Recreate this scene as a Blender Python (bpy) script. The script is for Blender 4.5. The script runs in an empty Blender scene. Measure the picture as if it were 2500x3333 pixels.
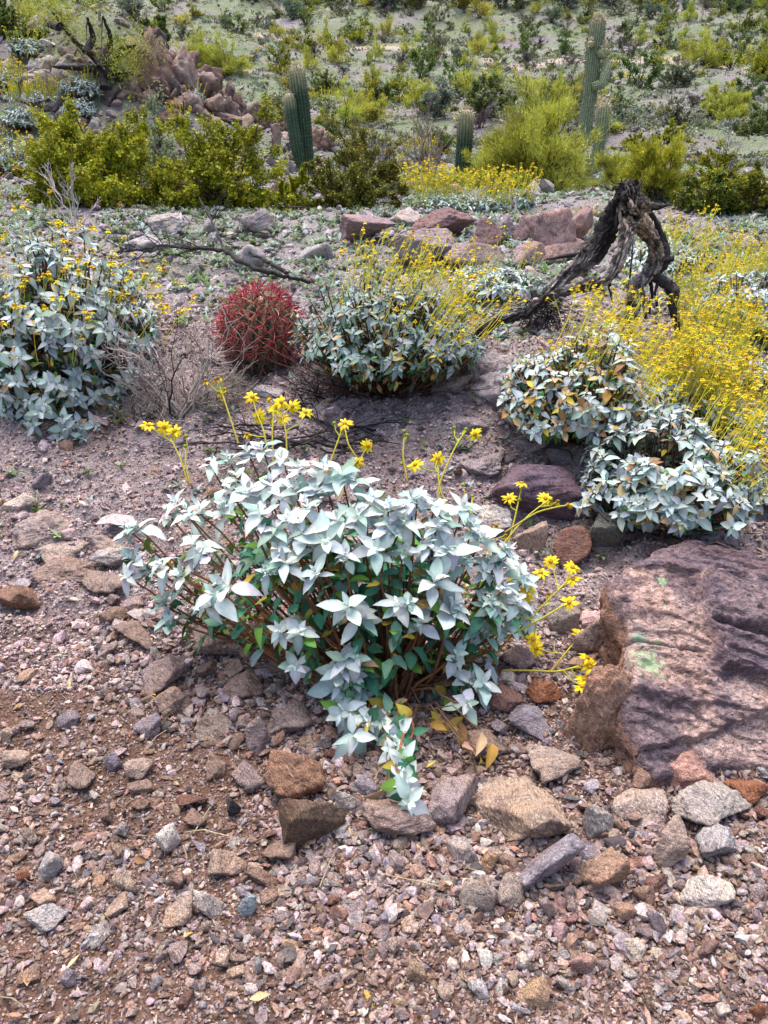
import bpy, bmesh, math
import numpy as np
from math import radians, sin, cos, pi

# ------------------------------------------------------------------ camera, world, sun, exposure
SC = bpy.context.scene
COL = SC.collection
PITCH, CAMZ, TANV = radians(22.0), 1.5, 0.657
cam = bpy.data.cameras.new("camera")
cam.sensor_fit = 'VERTICAL'
cam.angle = 2 * math.atan(TANV)
cam.clip_start, cam.clip_end = 0.05, 1000.0
cam_o = bpy.data.objects.new("camera", cam)
COL.objects.link(cam_o)
cam_o.location = (0, 0, CAMZ)
cam_o.rotation_euler = (pi / 2 - PITCH, 0, 0)
SC.camera = cam_o

SUN_EL, SUN_AZ = radians(79), radians(325)      # high and veiled, beyond the scene to the left
world = bpy.data.worlds.new("World")
SC.world = world
world.use_nodes = True
wn = world.node_tree
sky = wn.nodes.new('ShaderNodeTexSky')
sky.sky_type = 'NISHITA'
sky.sun_disc = False
sky.sun_elevation = SUN_EL
sky.sun_rotation = SUN_AZ
sky.dust_density = 4.0
sky.air_density = 1.0
bg = wn.nodes['Background']
bg.inputs[1].default_value = 0.145
wn.links.new(sky.outputs[0], bg.inputs[0])

sun = bpy.data.lights.new("sun", 'SUN')
sun.energy = 2.0
sun.angle = radians(50)
sun.color = (1.0, 0.95, 0.88)
sun_o = bpy.data.objects.new("sun", sun)
COL.objects.link(sun_o)
sun_o.rotation_euler = (pi / 2 - SUN_EL, 0, pi - SUN_AZ)
SC.view_settings.view_transform = 'Standard'
SC.view_settings.look = 'None'
SC.view_settings.exposure = 1.25
SC.view_settings.gamma = 1.0
SC.view_settings.use_curve_mapping = False
SC.cycles.max_bounces = 5
SC.cycles.diffuse_bounces = 2
SC.cycles.use_adaptive_sampling = True
SC.cycles.use_denoising = True

# ------------------------------------------------------------------ noise
def rs(seed):
    return np.random.default_rng(seed)

def _h(i, j, k, seed):
    h = (i.astype(np.int64) * 374761393 + j.astype(np.int64) * 668265263 + k.astype(np.int64) * 1440662683 + seed * 974634777) & 0xFFFFFFFF
    h = ((h ^ (h >> 13)) * 1274126177) & 0xFFFFFFFF
    h = ((h ^ (h >> 16)) * 2246822519) & 0xFFFFFFFF
    return ((h ^ (h >> 15)) & 0xFFFFFF) / float(0xFFFFFF)

def vnoise(P, seed=0):
    i = np.floor(P).astype(np.int64)
    f = P - i
    f = f * f * f * (f * (f * 6 - 15) + 10)
    r = 0
    for dx in (0, 1):
        wx = f[:, 0] if dx else 1 - f[:, 0]
        for dy in (0, 1):
            wy = f[:, 1] if dy else 1 - f[:, 1]
            for dz in (0, 1):
                wz = f[:, 2] if dz else 1 - f[:, 2]
                r = r + wx * wy * wz * _h(i[:, 0] + dx, i[:, 1] + dy, i[:, 2] + dz, seed)
    return r * 2 - 1

def fbm(P, octv=4, gain=0.5, seed=0):
    r, a = 0, 1.0
    P = np.asarray(P, float)
    for o in range(octv):
        r = r + a * vnoise(P * 2 ** o + 17.3 * o, seed + o)
        a *= gain
    return r

def sstep(a, b, x):
    t = np.clip((x - a) / (b - a), 0, 1)
    return t * t * (3 - 2 * t)

def nrm(a):
    return a / np.maximum(np.linalg.norm(a, axis=-1, keepdims=True), 1e-9)

# ------------------------------------------------------------------ mesh building
def mesh_arrays(name, V, faces, smooth=False, col=None, mats=(), fmat=None):
    """V (n,3); faces: list of (k,3|4) int arrays."""
    me = bpy.data.meshes.new(name)
    V = np.ascontiguousarray(V, np.float32)
    faces = [np.asarray(f, np.int32) for f in faces if len(f)]
    me.vertices.add(len(V))
    me.vertices.foreach_set('co', V.ravel())
    nl = sum(f.size for f in faces)
    nf = sum(len(f) for f in faces)
    me.loops.add(nl)
    me.loops.foreach_set('vertex_index', np.concatenate([f.ravel() for f in faces]))
    me.polygons.add(nf)
    tot = np.concatenate([np.full(len(f), f.shape[1], np.int32) for f in faces])
    st = np.concatenate([[0], np.cumsum(tot)[:-1]]).astype(np.int32)
    me.polygons.foreach_set('loop_start', st)
    me.polygons.foreach_set('loop_total', tot)
    if smooth:
        me.polygons.foreach_set('use_smooth', np.ones(nf, bool))
    else:
        me.polygons.foreach_set('use_smooth', np.zeros(nf, bool))
    if fmat is not None:
        me.polygons.foreach_set('material_index', fmat)
    if col is not None:
        a = me.color_attributes.new('Col', 'FLOAT_COLOR', 'POINT')
        c = np.ones((len(V), 4), np.float32)
        c[:, :3] = col
        a.data.foreach_set('color', c.ravel())
    for m in mats:
        me.materials.append(m)
    me.update(calc_edges=True)
    me.validate()
    return me

class G:
    """collects pieces of one mesh"""
    def __init__(s):
        s.V, s.F3, s.F4, s.C, s.n = [], [], [], [], 0
    def add(s, V, F, c=(1, 1, 1)):
        V = np.asarray(V, float).reshape(-1, 3)
        F = np.asarray(F)
        c = np.asarray(c, float)
        if c.ndim == 1:
            c = np.broadcast_to(c, (len(V), 3))
        s.V.append(V)
        s.C.append(c.reshape(-1, 3))
        (s.F3 if F.shape[1] == 3 else s.F4).append(F + s.n)
        s.n += len(V)
    def build(s, name, mat, parent=None, smooth=True, loc=None):
        fs = []
        if s.F3: fs.append(np.concatenate(s.F3))
        if s.F4: fs.append(np.concatenate(s.F4))
        me = mesh_arrays(name, np.concatenate(s.V), fs, smooth, np.concatenate(s.C), [mat])
        return link(name, me, parent, loc)

def link(name, data, parent=None, loc=None, rot=None, scale=None):
    o = bpy.data.objects.new(name, data)
    COL.objects.link(o)
    if parent: o.parent = parent
    if loc is not None: o.location = loc
    if rot is not None: o.rotation_euler = rot
    if scale is not None: o.scale = scale
    return o

def tag(o, label=None, cat=None, group=None, kind=None):
    if label: o['label'] = label
    if cat: o['category'] = cat
    if group: o['group'] = group
    if kind: o['kind'] = kind
    return o

def empty(name, loc, label, cat, group=None):
    o = link(name, None, loc=loc)
    o.empty_display_size = 0.1
    return tag(o, label, cat, group)

def copy_thing(src, loc, rotz, scale, label, group):
    o = src.copy()
    COL.objects.link(o)
    o.location, o.rotation_euler, o.scale = loc, (0, 0, rotz), scale
    for ch in src.children:
        c = ch.copy()
        COL.objects.link(c)
        c.parent = o
        c.matrix_parent_inverse.identity()
    tag(o, label, None, group)
    return o

_ico = {}
def ico(n):
    if n not in _ico:
        bm = bmesh.new()
        bmesh.ops.create_icosphere(bm, subdivisions=n, radius=1)
        V = np.array([v.co[:] for v in bm.verts])
        F = np.array([[v.index for v in f.verts] for f in bm.faces])
        bm.free()
        _ico[n] = (nrm(V), F)
    return _ico[n]

def rot_rand(n, r):
    q = nrm(r.normal(size=(n, 4)))
    w, x, y, z = q.T
    return np.stack([1 - 2 * (y * y + z * z), 2 * (x * y - z * w), 2 * (x * z + y * w),
                     2 * (x * y + z * w), 1 - 2 * (x * x + z * z), 2 * (y * z - x * w),
                     2 * (x * z - y * w), 2 * (y * z + x * w), 1 - 2 * (x * x + y * y)], -1).reshape(n, 3, 3)

def frame(t):
    """two unit vectors perpendicular to each t"""
    ref = np.zeros_like(t)
    ref[np.arange(len(t)), np.argmin(np.abs(t), axis=1)] = 1
    a = nrm(np.cross(t, ref))
    return a, np.cross(t, a)

def tubes(g, P, R, k, c):
    """P (B,n,3) paths, R (B,n) radii, c colour (3,), (B,3) or (B,n,3)"""
    P = np.asarray(P, float)
    B, n, _ = P.shape
    T = nrm(np.gradient(P, axis=1))
    over = nrm(P[:, -1] - P[:, 0] + 1e-9)
    a, _ = frame(over)
    A = nrm(np.cross(T, np.broadcast_to(a[:, None], T.shape)))
    Bv = np.cross(T, A)
    th = np.arange(k) * 2 * pi / k
    R = np.broadcast_to(np.asarray(R, float), (B, n))
    V = P[:, :, None] + R[:, :, None, None] * (A[:, :, None] * np.cos(th)[None, None, :, None] + Bv[:, :, None] * np.sin(th)[None, None, :, None])
    idx = np.arange(B * n * k).reshape(B, n, k)
    i0 = idx[:, :-1]
    i1 = idx[:, 1:]
    F = np.stack([i0, np.roll(i0, -1, 2), np.roll(i1, -1, 2), i1], -1).reshape(-1, 4)
    c = np.asarray(c, float)
    if c.ndim == 1: c = np.broadcast_to(c, (B, n, 3))
    elif c.ndim == 2: c = np.broadcast_to(c[:, None], (B, n, 3))
    C = np.repeat(c[:, :, None], k, 2)
    g.add(V, F, C.reshape(-1, 3))

def bez(a, b, c, n):
    s = np.linspace(0, 1, n)[None, :, None]
    return a[:, None] * (1 - s) ** 2 + 2 * b[:, None] * s * (1 - s) + c[:, None] * s ** 2

_prof = {7: ([0, .13, .3, .5, .7, .87, 1], [.07, .5, .92, 1, .74, .38, .02]),
         5: ([0, .25, .5, .77, 1], [.08, .85, 1, .6, .03]),
         4: ([0, .35, .7, 1], [.1, 1, .72, .05]),
         3: ([0, .45, 1], [.15, 1, .08])}
def leaves(g, pos, d, up, L, W, curl, fold, c, rows=5, wav=0.0, seed=0):
    """blades: pos (B,3), d axis, up normal; every leaf a creased, bent blade"""
    s, w = map(np.array, _prof[rows])
    B = len(pos)
    d = nrm(d)
    up = nrm(up - d * (up * d).sum(-1, keepdims=True))
    side = np.cross(d, up)
    L = np.broadcast_to(L, B)[:, None]; W = np.broadcast_to(W, B)[:, None]
    curl = np.broadcast_to(curl, B)[:, None]; fold = np.broadcast_to(fold, B)[:, None]
    mid = pos[:, None] + d[:, None] * (L * s)[..., None] * (1 - .25 * np.abs(curl) * s)[..., None] - up[:, None] * (L * curl * s ** 2)[..., None]
    ww = (W * .5 * w)
    rr = rs(seed)
    wv = rr.normal(size=(B, len(s), 2)) * wav
    e1 = mid + side[:, None] * ww[..., None] + up[:, None] * (ww * fold + ww * wv[..., 0])[..., None]
    e2 = mid - side[:, None] * ww[..., None] + up[:, None] * (ww * fold + ww * wv[..., 1])[..., None]
    V = np.stack([e1, mid, e2], 2)
    idx = np.arange(B * len(s) * 3).reshape(B, len(s), 3)
    F = np.stack([idx[:, :-1, :-1], idx[:, :-1, 1:], idx[:, 1:, 1:], idx[:, 1:, :-1]], -1).reshape(-1, 4)
    c = np.asarray(c, float)
    if c.ndim == 1: c = np.broadcast_to(c, (B, 3))
    C = c[:, None, None] * np.array([.93, 1.14, .93])[None, None, :, None] * (1.12 - .22 * s)[None, :, None, None]
    g.add(V, F, C.reshape(-1, 3))

def flakes(g, pos, size, c, r, up=0.3, tri=True, asp=.6):
    """tiny leaf-sized blades, randomly turned"""
    B = len(pos)
    d = nrm(r.normal(size=(B, 3)) + np.array([0, 0, up]))
    a, b = frame(d)
    th = r.uniform(0, 2 * pi, B)[:, None]
    side = a * np.cos(th) + b * np.sin(th)
    size = np.broadcast_to(size, B)[:, None]
    q0 = pos - d * size * .5
    q1 = pos + side * size * .5 * asp
    q2 = pos + d * size * .5
    q3 = pos - side * size * .5 * asp
    c = np.asarray(c, float)
    if c.ndim == 1: c = np.broadcast_to(c, (B, 3))
    if tri:
        V = np.stack([q0 - side * size * .25 * asp, q0 + side * size * .25 * asp, q2], 1)
        V[:, :2] += side[:, None] * 0
        V = np.stack([q1 - d * size * .4, q3 - d * size * .4, q2], 1)
        g.add(V, np.arange(B * 3).reshape(B, 3), np.repeat(c, 3, 0))
    else:
        V = np.stack([q0, q1, q2, q3], 1)
        g.add(V, np.arange(B * 4).reshape(B, 4), np.repeat(c, 4, 0))

def jit(c, n, r, v=.12, h=.05):
    c = np.asarray(c, float)
    m = r.normal(1, v, (n, 1)) * r.normal(1, h, (n, 3))
    return np.clip((c if c.ndim == 2 else c[None]) * m, .004, .95)

def pick(pal, w, n, r, v=.12):
    pal = np.array(pal, float)
    w = np.array(w, float)
    return jit(pal[r.choice(len(pal), n, p=w / w.sum())], n, r, v)

# ------------------------------------------------------------------ materials
def newmat(name):
    m = bpy.data.materials.new(name)
    m.use_nodes = True
    nt = m.node_tree
    return m, nt, nt.nodes, nt.links, nt.nodes['Principled BSDF']

def nd(ns, t, **kw):
    n = ns.new(t)
    for k, v in kw.items():
        setattr(n, k, v)
    return n

def noise(ns, lk, vec, scale, detail=4, rough=.55, dist=0.0):
    n = nd(ns, 'ShaderNodeTexNoise')
    n.inputs['Scale'].default_value = scale
    n.inputs['Detail'].default_value = detail
    n.inputs['Roughness'].default_value = rough
    n.inputs['Distortion'].default_value = dist
    if vec is not None: lk.new(vec, n.inputs['Vector'])
    return n.outputs[0]

def ramp(ns, lk, fac, stops):
    n = nd(ns, 'ShaderNodeValToRGB')
    el = n.color_ramp.elements
    while len(el) < len(stops): el.new(0.5)
    for e, (p, c) in zip(el, stops):
        e.position = p
        e.color = (c, c, c, 1) if not hasattr(c, '__len__') else (*c, 1)
    lk.new(fac, n.inputs[0])
    return n.outputs[0]

def mix(ns, lk, a, b, fac, mode='MIX'):
    n = nd(ns, 'ShaderNodeMix', data_type='RGBA', blend_type=mode)
    for s, v in ((6, a), (7, b), (0, fac)):
        if isinstance(v, (int, float)): n.inputs[s].default_value = v
        elif isinstance(v, tuple): n.inputs[s].default_value = (*v, 1)
        else: lk.new(v, n.inputs[s])
    return n.outputs[2]

def mth(ns, lk, op, a, b=0.0):
    n = nd(ns, 'ShaderNodeMath', operation=op)
    for s, v in ((0, a), (1, b)):
        if isinstance(v, (int, float)): n.inputs[s].default_value = v
        else: lk.new(v, n.inputs[s])
    return n.outputs[0]

def bump(ns, lk, h, strength, dist, prev=None):
    n = nd(ns, 'ShaderNodeBump')
    n.inputs['Strength'].default_value = strength
    n.inputs['Distance'].default_value = dist
    lk.new(h, n.inputs['Height'])
    if prev is not None: lk.new(prev, n.inputs['Normal'])
    return n.outputs[0]

def plant_mat(name, rough=.6, trans=.2, spec=.25, mottle=.25, scale=90):
    m, nt, ns, lk, pr = newmat(name)
    at = nd(ns, 'ShaderNodeAttribute', attribute_name='Col')
    oi = nd(ns, 'ShaderNodeObjectInfo')
    geo = nd(ns, 'ShaderNodeNewGeometry')
    c = mix(ns, lk, at.outputs['Color'], oi.outputs['Color'], 1.0, 'MULTIPLY')
    n = noise(ns, lk, geo.outputs['Position'], scale, 3)
    c = mix(ns, lk, c, ramp(ns, lk, n, [(.3, 1 - mottle), (.7, 1 + mottle * .6)]), 1.0, 'MULTIPLY')
    lk.new(c, pr.inputs['Base Color'])
    pr.inputs['Roughness'].default_value = rough
    pr.inputs['Specular IOR Level'].default_value = spec
    if trans:
        tr = nd(ns, 'ShaderNodeBsdfTranslucent')
        lk.new(c, tr.inputs[0])
        mx = nd(ns, 'ShaderNodeMixShader')
        mx.inputs[0].default_value = trans
        lk.new(pr.outputs[0], mx.inputs[1])
        lk.new(tr.outputs[0], mx.inputs[2])
        lk.new(mx.outputs[0], ns['Material Output'].inputs[0])
    return m

def rock_mat(name, dark=(.35, .3, .36), warm=(1.12, 1.0, .86), light=(1.85, 1.8, 1.78), patch=6.0, streak=60.0, stretch=3.0, bs=.9, lichen=None, attr=False, turn=True, ct=0.0):
    """colours multiply the object's own colour"""
    m, nt, ns, lk, pr = newmat(name)
    geo = nd(ns, 'ShaderNodeNewGeometry')
    oi = nd(ns, 'ShaderNodeObjectInfo')
    rotn = nd(ns, 'ShaderNodeVectorRotate', rotation_type='AXIS_ANGLE')
    rotn.inputs['Axis'].default_value = (.5, .3, .8)
    lk.new(geo.outputs['Position'], rotn.inputs['Vector'])
    if turn: lk.new(mth(ns, lk, 'MULTIPLY', oi.outputs['Random'], 6.0), rotn.inputs['Angle'])
    else: rotn.inputs['Angle'].default_value = .12
    mp = nd(ns, 'ShaderNodeMapping')
    mp.inputs['Scale'].default_value = (1, 1, stretch)
    lk.new(rotn.outputs[0], mp.inputs['Vector'])
    n1 = noise(ns, lk, geo.outputs['Position'], patch, 6, .6)
    n2 = noise(ns, lk, mp.outputs[0], streak, 8, .68, .4)
    n3 = noise(ns, lk, geo.outputs['Position'], 330, 2, .6)
    n4 = noise(ns, lk, geo.outputs['Position'], patch * 3.1, 5, .6)
    c = mix(ns, lk, (1.0, 1.0, 1.0), warm, ramp(ns, lk, n1, [(.42, 0), (.6, 1)]))
    c = mix(ns, lk, c, dark, ramp(ns, lk, n4, [(.5, 0), (.68, .75)]))
    c = mix(ns, lk, c, light, ramp(ns, lk, n2, [(.52 - ct * .3, 0), (.68 - ct, .8)]))
    c = mix(ns, lk, c, tuple(x * .42 for x in dark), ramp(ns, lk, n2, [(.32 + ct * .5, .97), (.45 + ct * .3, 0)]))
    c = mix(ns, lk, c, ramp(ns, lk, n3, [(.36, .55), (.5, 1.0), (.66, 1.45)]), 1.0, 'MULTIPLY')
    c = mix(ns, lk, c, oi.outputs['Color'], 1.0, 'MULTIPLY')
    if attr:
        at = nd(ns, 'ShaderNodeAttribute', attribute_name='Col')
        c = mix(ns, lk, c, at.outputs['Color'], 1.0, 'MULTIPLY')
    if lichen:
        for cc, center, rad, lo in lichen:
            vm = nd(ns, 'ShaderNodeVectorMath', operation='DISTANCE')
            lk.new(geo.outputs['Position'], vm.inputs[0])
            vm.inputs[1].default_value = center
            f = mth(ns, lk, 'SUBTRACT', 1.0, mth(ns, lk, 'DIVIDE', vm.outputs['Value'], rad))
            nn = noise(ns, lk, geo.outputs['Position'], 70, 6, .85)
            f = ramp(ns, lk, mth(ns, lk, 'MULTIPLY', mth(ns, lk, 'ADD', mth(ns, lk, 'MULTIPLY', f, .45), nn), .5), [(lo * .5, 0), (lo * .5 + .02, .85)])
            c = mix(ns, lk, c, cc, f)
    lk.new(c, pr.inputs['Base Color'])
    pr.inputs['Roughness'].default_value = .85
    pr.inputs['Specular IOR Level'].default_value = .25
    b = bump(ns, lk, n2, bs, .012)
    b = bump(ns, lk, n4, bs * .6, .02, b)
    b = bump(ns, lk, n3, .5, .0025, b)
    lk.new(b, pr.inputs['Normal'])
    return m

M = {}
M['leaf'] = plant_mat('silver_leaf', .75, .15, .15, .12, 60)
M['foliage'] = plant_mat('foliage', .6, .3, .25, .25, 25)
M['petal'] = plant_mat('petal', .55, .3, .2, .12, 120)
M['stem'] = plant_mat('stem', .75, 0, .2, .3, 150)
M['stalk'] = plant_mat('stalk', .6, 0, .25, .15, 60)
M['spine'] = plant_mat('spine', .5, 0, .35, .3, 200)
M['cactus'] = plant_mat('cactus_skin', .6, 0, .3, .35, 14)
M['rock'] = rock_mat('rock')
M['rock_plain'] = rock_mat('rock_small', streak=95, patch=14, bs=.9)
M['rock_far'] = rock_mat('rock_far', dark=(.3, .26, .28), patch=1.6, streak=9, stretch=1.5, bs=1.0)
M['bark'] = None

def gravel_mat():
    m, nt, ns, lk, pr = newmat('gravel_stone')
    at = nd(ns, 'ShaderNodeAttribute', attribute_name='Col')
    geo = nd(ns, 'ShaderNodeNewGeometry')
    n = noise(ns, lk, geo.outputs['Position'], 190, 4, .65)
    n2 = noise(ns, lk, geo.outputs['Position'], 60, 3, .6)
    c = mix(ns, lk, at.outputs['Color'], ramp(ns, lk, n, [(.34, .5), (.5, 1.0), (.68, 1.5)]), 1.0, 'MULTIPLY')
    c = mix(ns, lk, c, ramp(ns, lk, n2, [(.35, (.75, .72, .8)), (.65, (1.2, 1.12, 1.05))]), 1.0, 'MULTIPLY')
    lk.new(c, pr.inputs['Base Color'])
    pr.inputs['Roughness'].default_value = .85
    pr.inputs['Specular IOR Level'].default_value = .25
    lk.new(bump(ns, lk, n, .6, .004), pr.inputs['Normal'])
    return m
M['gravel'] = gravel_mat()

# ------------------------------------------------------------------ terrain
_pY = np.array([-60, -6, -1, 0, 1.04, 1.35, 1.75, 2.05, 2.4, 2.85, 3.35, 3.8, 4.8, 6.0, 7.4, 8.3, 9.6, 11.5, 15, 21, 32, 50, 62, 90, 150, 300.])
_pZ = np.array([-3, -.3, -.03, 0, 0, .005, .03, .085, .15, .30, .54, .72, .885, 1.06, 1.33, 1.40, 1.47, 1.56, 1.76, 2.75, 5.2, 10.2, 14.2, 24, 44, 90.])
_tY = np.concatenate([np.linspace(-60, -2, 200), np.linspace(-1.9, 12, 800), np.linspace(12.1, 300, 2000)])
def _smooth_profile():
    z = np.interp(_tY, _pY, _pZ)
    out = np.zeros_like(z)
    for q in (-.09, -.05, 0, .05, .09):
        out += np.interp(_tY + q * np.maximum(1.2, np.abs(_tY)), _pY, _pZ) / 5
    return out
_tZ = _smooth_profile()

def H(x, y):
    x = np.atleast_1d(np.asarray(x, float)); y = np.atleast_1d(np.asarray(y, float))
    z = np.interp(y, _tY, _tZ)
    z = z + 2.7 * np.exp(-((x + 8.3) / 3.2) ** 2 - ((y - 19.5) / 3.6) ** 2)
    z = z + 1.9 * np.exp(-((x + 5.1) / 1.7) ** 2 - ((y - 17.6) / 1.9) ** 2)
    z = z + .5 * np.exp(-((x + 3.0) / 1.6) ** 2 - ((y - 17.2) / 1.8) ** 2)
    z = z + .10 * np.exp(-((x - .95) / .5) ** 2 - ((y - 3.7) / .6) ** 2)
    z = z - .16 * np.exp(-((x - 2.0) / .6) ** 2 - ((y - 4.2) / 1.3) ** 2)
    # bedrock rib running down from the dead trunk past the centre, and the crusted lip above the near bank
    t = np.clip(((x - .75) * .32 + (y - 4.3) * -1.55) / 2.5, 0, 1.15)
    dx = x - (.75 + .32 * t); dy = y - (4.3 - 1.55 * t)
    d = np.abs(dx * .98 + dy * .2)
    P0 = np.stack([x * 6, y * 6, np.zeros_like(x)], -1)
    z = z + .13 * np.exp(-(d / .2) ** 2) * sstep(4.15, 3.8, y) * sstep(2.6, 3.0, y) * (1 + .6 * fbm(P0, 2, .5, 12))
    lip = y - (2.62 - .10 * x + .10 * np.sin(x * 5.0))
    z = z + .05 * sstep(-.10, .02, lip) * sstep(.5, .0, lip) * sstep(-.2, -.5, x)
    P = np.stack([x, y, np.zeros_like(x)], -1)
    z = z + .07 * sstep(1.3, 3.5, y) * fbm(P * .9, 3, .5, 5)
    z = z + .5 * sstep(10, 30, y) * fbm(P * .11, 3, .5, 9)
    return z

def micro(x, y, z):
    """the roughness of the broken ground on top of H"""
    P = np.stack([x, y, z * .6], -1)
    near = sstep(.9, 1.6, y) * sstep(9, 5, y)
    mid = sstep(1.9, 2.6, y)
    m = near * (.018 * fbm(P * 5, 4, .6, 3) + mid * (.045 * np.abs(fbm(P * np.array([6, 9, 6]), 4, .6, 4)) - .02))
    m = m + .004 * fbm(P * 30, 3, .6, 8) * sstep(9, 4, y)
    return m + sstep(7, 15, y) * .10 * fbm(P * .8, 4, .6, 6)

def ray(px, pv):
    a = (px - 1250) / 1666.5 * TANV
    b = -(pv - 1666.5) / 1666.5 * TANV
    return np.array([a, cos(PITCH) + b * sin(PITCH), -sin(PITCH) + b * cos(PITCH)])
CAM = np.array([0, 0, CAMZ])
_T = .6 * 1.012 ** np.arange(520)
def ground(px, pv):
    d = ray(px, pv)
    lo, hi, ts = .6, 290.0, _T
    for _ in range(3):
        p = CAM + d * ts[:, None]
        below = p[:, 2] < H(p[:, 0], p[:, 1])
        i = int(np.argmax(below)) if below.any() else len(ts) - 1
        lo, hi = ts[max(i - 1, 0)], ts[i]
        ts = np.linspace(lo, hi, 24)
    return CAM + d * hi
def depth(p):
    return p[1] * cos(PITCH) + (CAMZ - p[2]) * sin(PITCH)
def mpp(p):
    return 2 * TANV * depth(p) / 3333.0
def unY(px, pv, Y):
    d = ray(px, pv)
    return CAM + d * (Y / d[1])
def at_Y(px, Y):
    z = H(0, Y)[0]
    x = 0
    for _ in range(4):
        dd = Y * cos(PITCH) + (CAMZ - z) * sin(PITCH)
        x = (px - 1250) / 1666.5 * TANV * dd
        z = H(x, Y)[0]
    return np.array([x, Y, z])
def gnormal(x, y, e=.08):
    return nrm(np.array([H(x - e, y)[0] - H(x + e, y)[0], H(x, y - e)[0] - H(x, y + e)[0], 2 * e]))

def soil_mask(x, y):
    """0 stony .. 1 bare reddish earth, in drifts"""
    P = np.stack([x, y, np.zeros_like(x)], -1)
    n = fbm(P * 1.7, 4, .55, 31)
    left = sstep(.2, -1.0, x) * sstep(2.5, 2.0, y)
    low = sstep(1.24, 1.05, y + .28 * (x + .55)) * sstep(.1, -.5, x)
    return np.clip(.8 * sstep(.3, .9, n + .4 * left) * sstep(2.6, 2.2, y) + .8 * low, 0, 1)

def ground_mat():
    m, nt, ns, lk, pr = newmat('ground')
    geo = nd(ns, 'ShaderNodeNewGeometry')
    pos = geo.outputs['Position']
    sx = nd(ns, 'ShaderNodeSeparateXYZ')
    lk.new(pos, sx.inputs[0])
    y = sx.outputs[1]
    def band(a, b):
        mr = nd(ns, 'ShaderNodeMapRange', interpolation_type='SMOOTHSTEP')
        mr.inputs[1].default_value = a; mr.inputs[2].default_value = b
        wob = mth(ns, lk, 'ADD', y, mth(ns, lk, 'MULTIPLY', mth(ns, lk, 'SUBTRACT', noise(ns, lk, pos, 1.3, 4), .5), (b - a) * 1.2))
        lk.new(wob, mr.inputs[0])
        return mr.outputs[0]
    n_big = noise(ns, lk, pos, 2.2, 5, .6)
    n_mid = noise(ns, lk, pos, 14, 6, .65)
    n_fine = noise(ns, lk, pos, 120, 5, .7)
    vor = nd(ns, 'ShaderNodeTexVoronoi')
    vor.inputs['Scale'].default_value = 150
    lk.new(pos, vor.inputs['Vector'])
    vor2 = nd(ns, 'ShaderNodeTexVoronoi')
    vor2.inputs['Scale'].default_value = 60
    lk.new(pos, vor2.inputs['Vector'])
    at = nd(ns, 'ShaderNodeAttribute', attribute_name='Col')
    sa = nd(ns, 'ShaderNodeSeparateXYZ')
    lk.new(at.outputs['Vector'], sa.inputs[0])
    soil = mix(ns, lk, (.135, .068, .046), (.21, .125, .092), ramp(ns, lk, n_mid, [(.35, 0), (.65, 1)]))
    soil = mix(ns, lk, soil, (.36, .27, .235), ramp(ns, lk, n_fine, [(.5, 0), (.66, .7)]))
    crust = mix(ns, lk, (.33, .26, .262), (.47, .385, .38), ramp(ns, lk, n_mid, [(.38, 0), (.62, 1)]))
    crust = mix(ns, lk, crust, (.30, .185, .135), ramp(ns, lk, n_big, [(.5, 0), (.64, .6)]))
    crust = mix(ns, lk, crust, (.12, .085, .10), ramp(ns, lk, n_fine, [(.34, .8), (.46, 0)]))
    pale = mix(ns, lk, (.28, .245, .255), (.38, .34, .345), ramp(ns, lk, n_mid, [(.38, 0), (.62, 1)]))
    pale = mix(ns, lk, pale, (.22, .25, .15), ramp(ns, lk, n_big, [(.46, 0), (.62, .6)]))
    far_n = noise(ns, lk, pos, .28, 6, .62)
    far_m = noise(ns, lk, pos, 1.6, 6, .7)
    far_f = noise(ns, lk, pos, 7.0, 5, .7)
    far = mix(ns, lk, (.27, .235, .24), (.19, .235, .13), ramp(ns, lk, far_n, [(.40, 0), (.54, .9)]))
    far = mix(ns, lk, far, (.36, .315, .31), ramp(ns, lk, far_m, [(.54, 0), (.68, .8)]))
    far = mix(ns, lk, far, (.13, .115, .10), ramp(ns, lk, far_f, [(.36, .8), (.47, 0)]))
    far = mix(ns, lk, far, (.50, .40, .33), sa.outputs[1])
    c = mix(ns, lk, soil, crust, band(2.0, 2.5))
    c = mix(ns, lk, c, soil, mth(ns, lk, 'MULTIPLY', sa.outputs[0], .9))
    c = mix(ns, lk, c, pale, band(4.2, 6.0))
    c = mix(ns, lk, c, far, band(9.0, 14.0))
    c = mix(ns, lk, c, ramp(ns, lk, vor.outputs['Distance'], [(.0, 1.15), (.6, .8)]), 1.0, 'MULTIPLY')
    lk.new(c, pr.inputs['Base Color'])
    pr.inputs['Roughness'].default_value = .95
    pr.inputs['Specular IOR Level'].default_value = .1
    b = bump(ns, lk, n_mid, .7, .03)
    b = bump(ns, lk, vor2.outputs['Distance'], .5, -.012, b)
    b = bump(ns, lk, n_fine, .9, .012, b)
    b = bump(ns, lk, far_f, .5, .12, b)
    lk.new(b, pr.inputs['Normal'])
    return m

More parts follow.
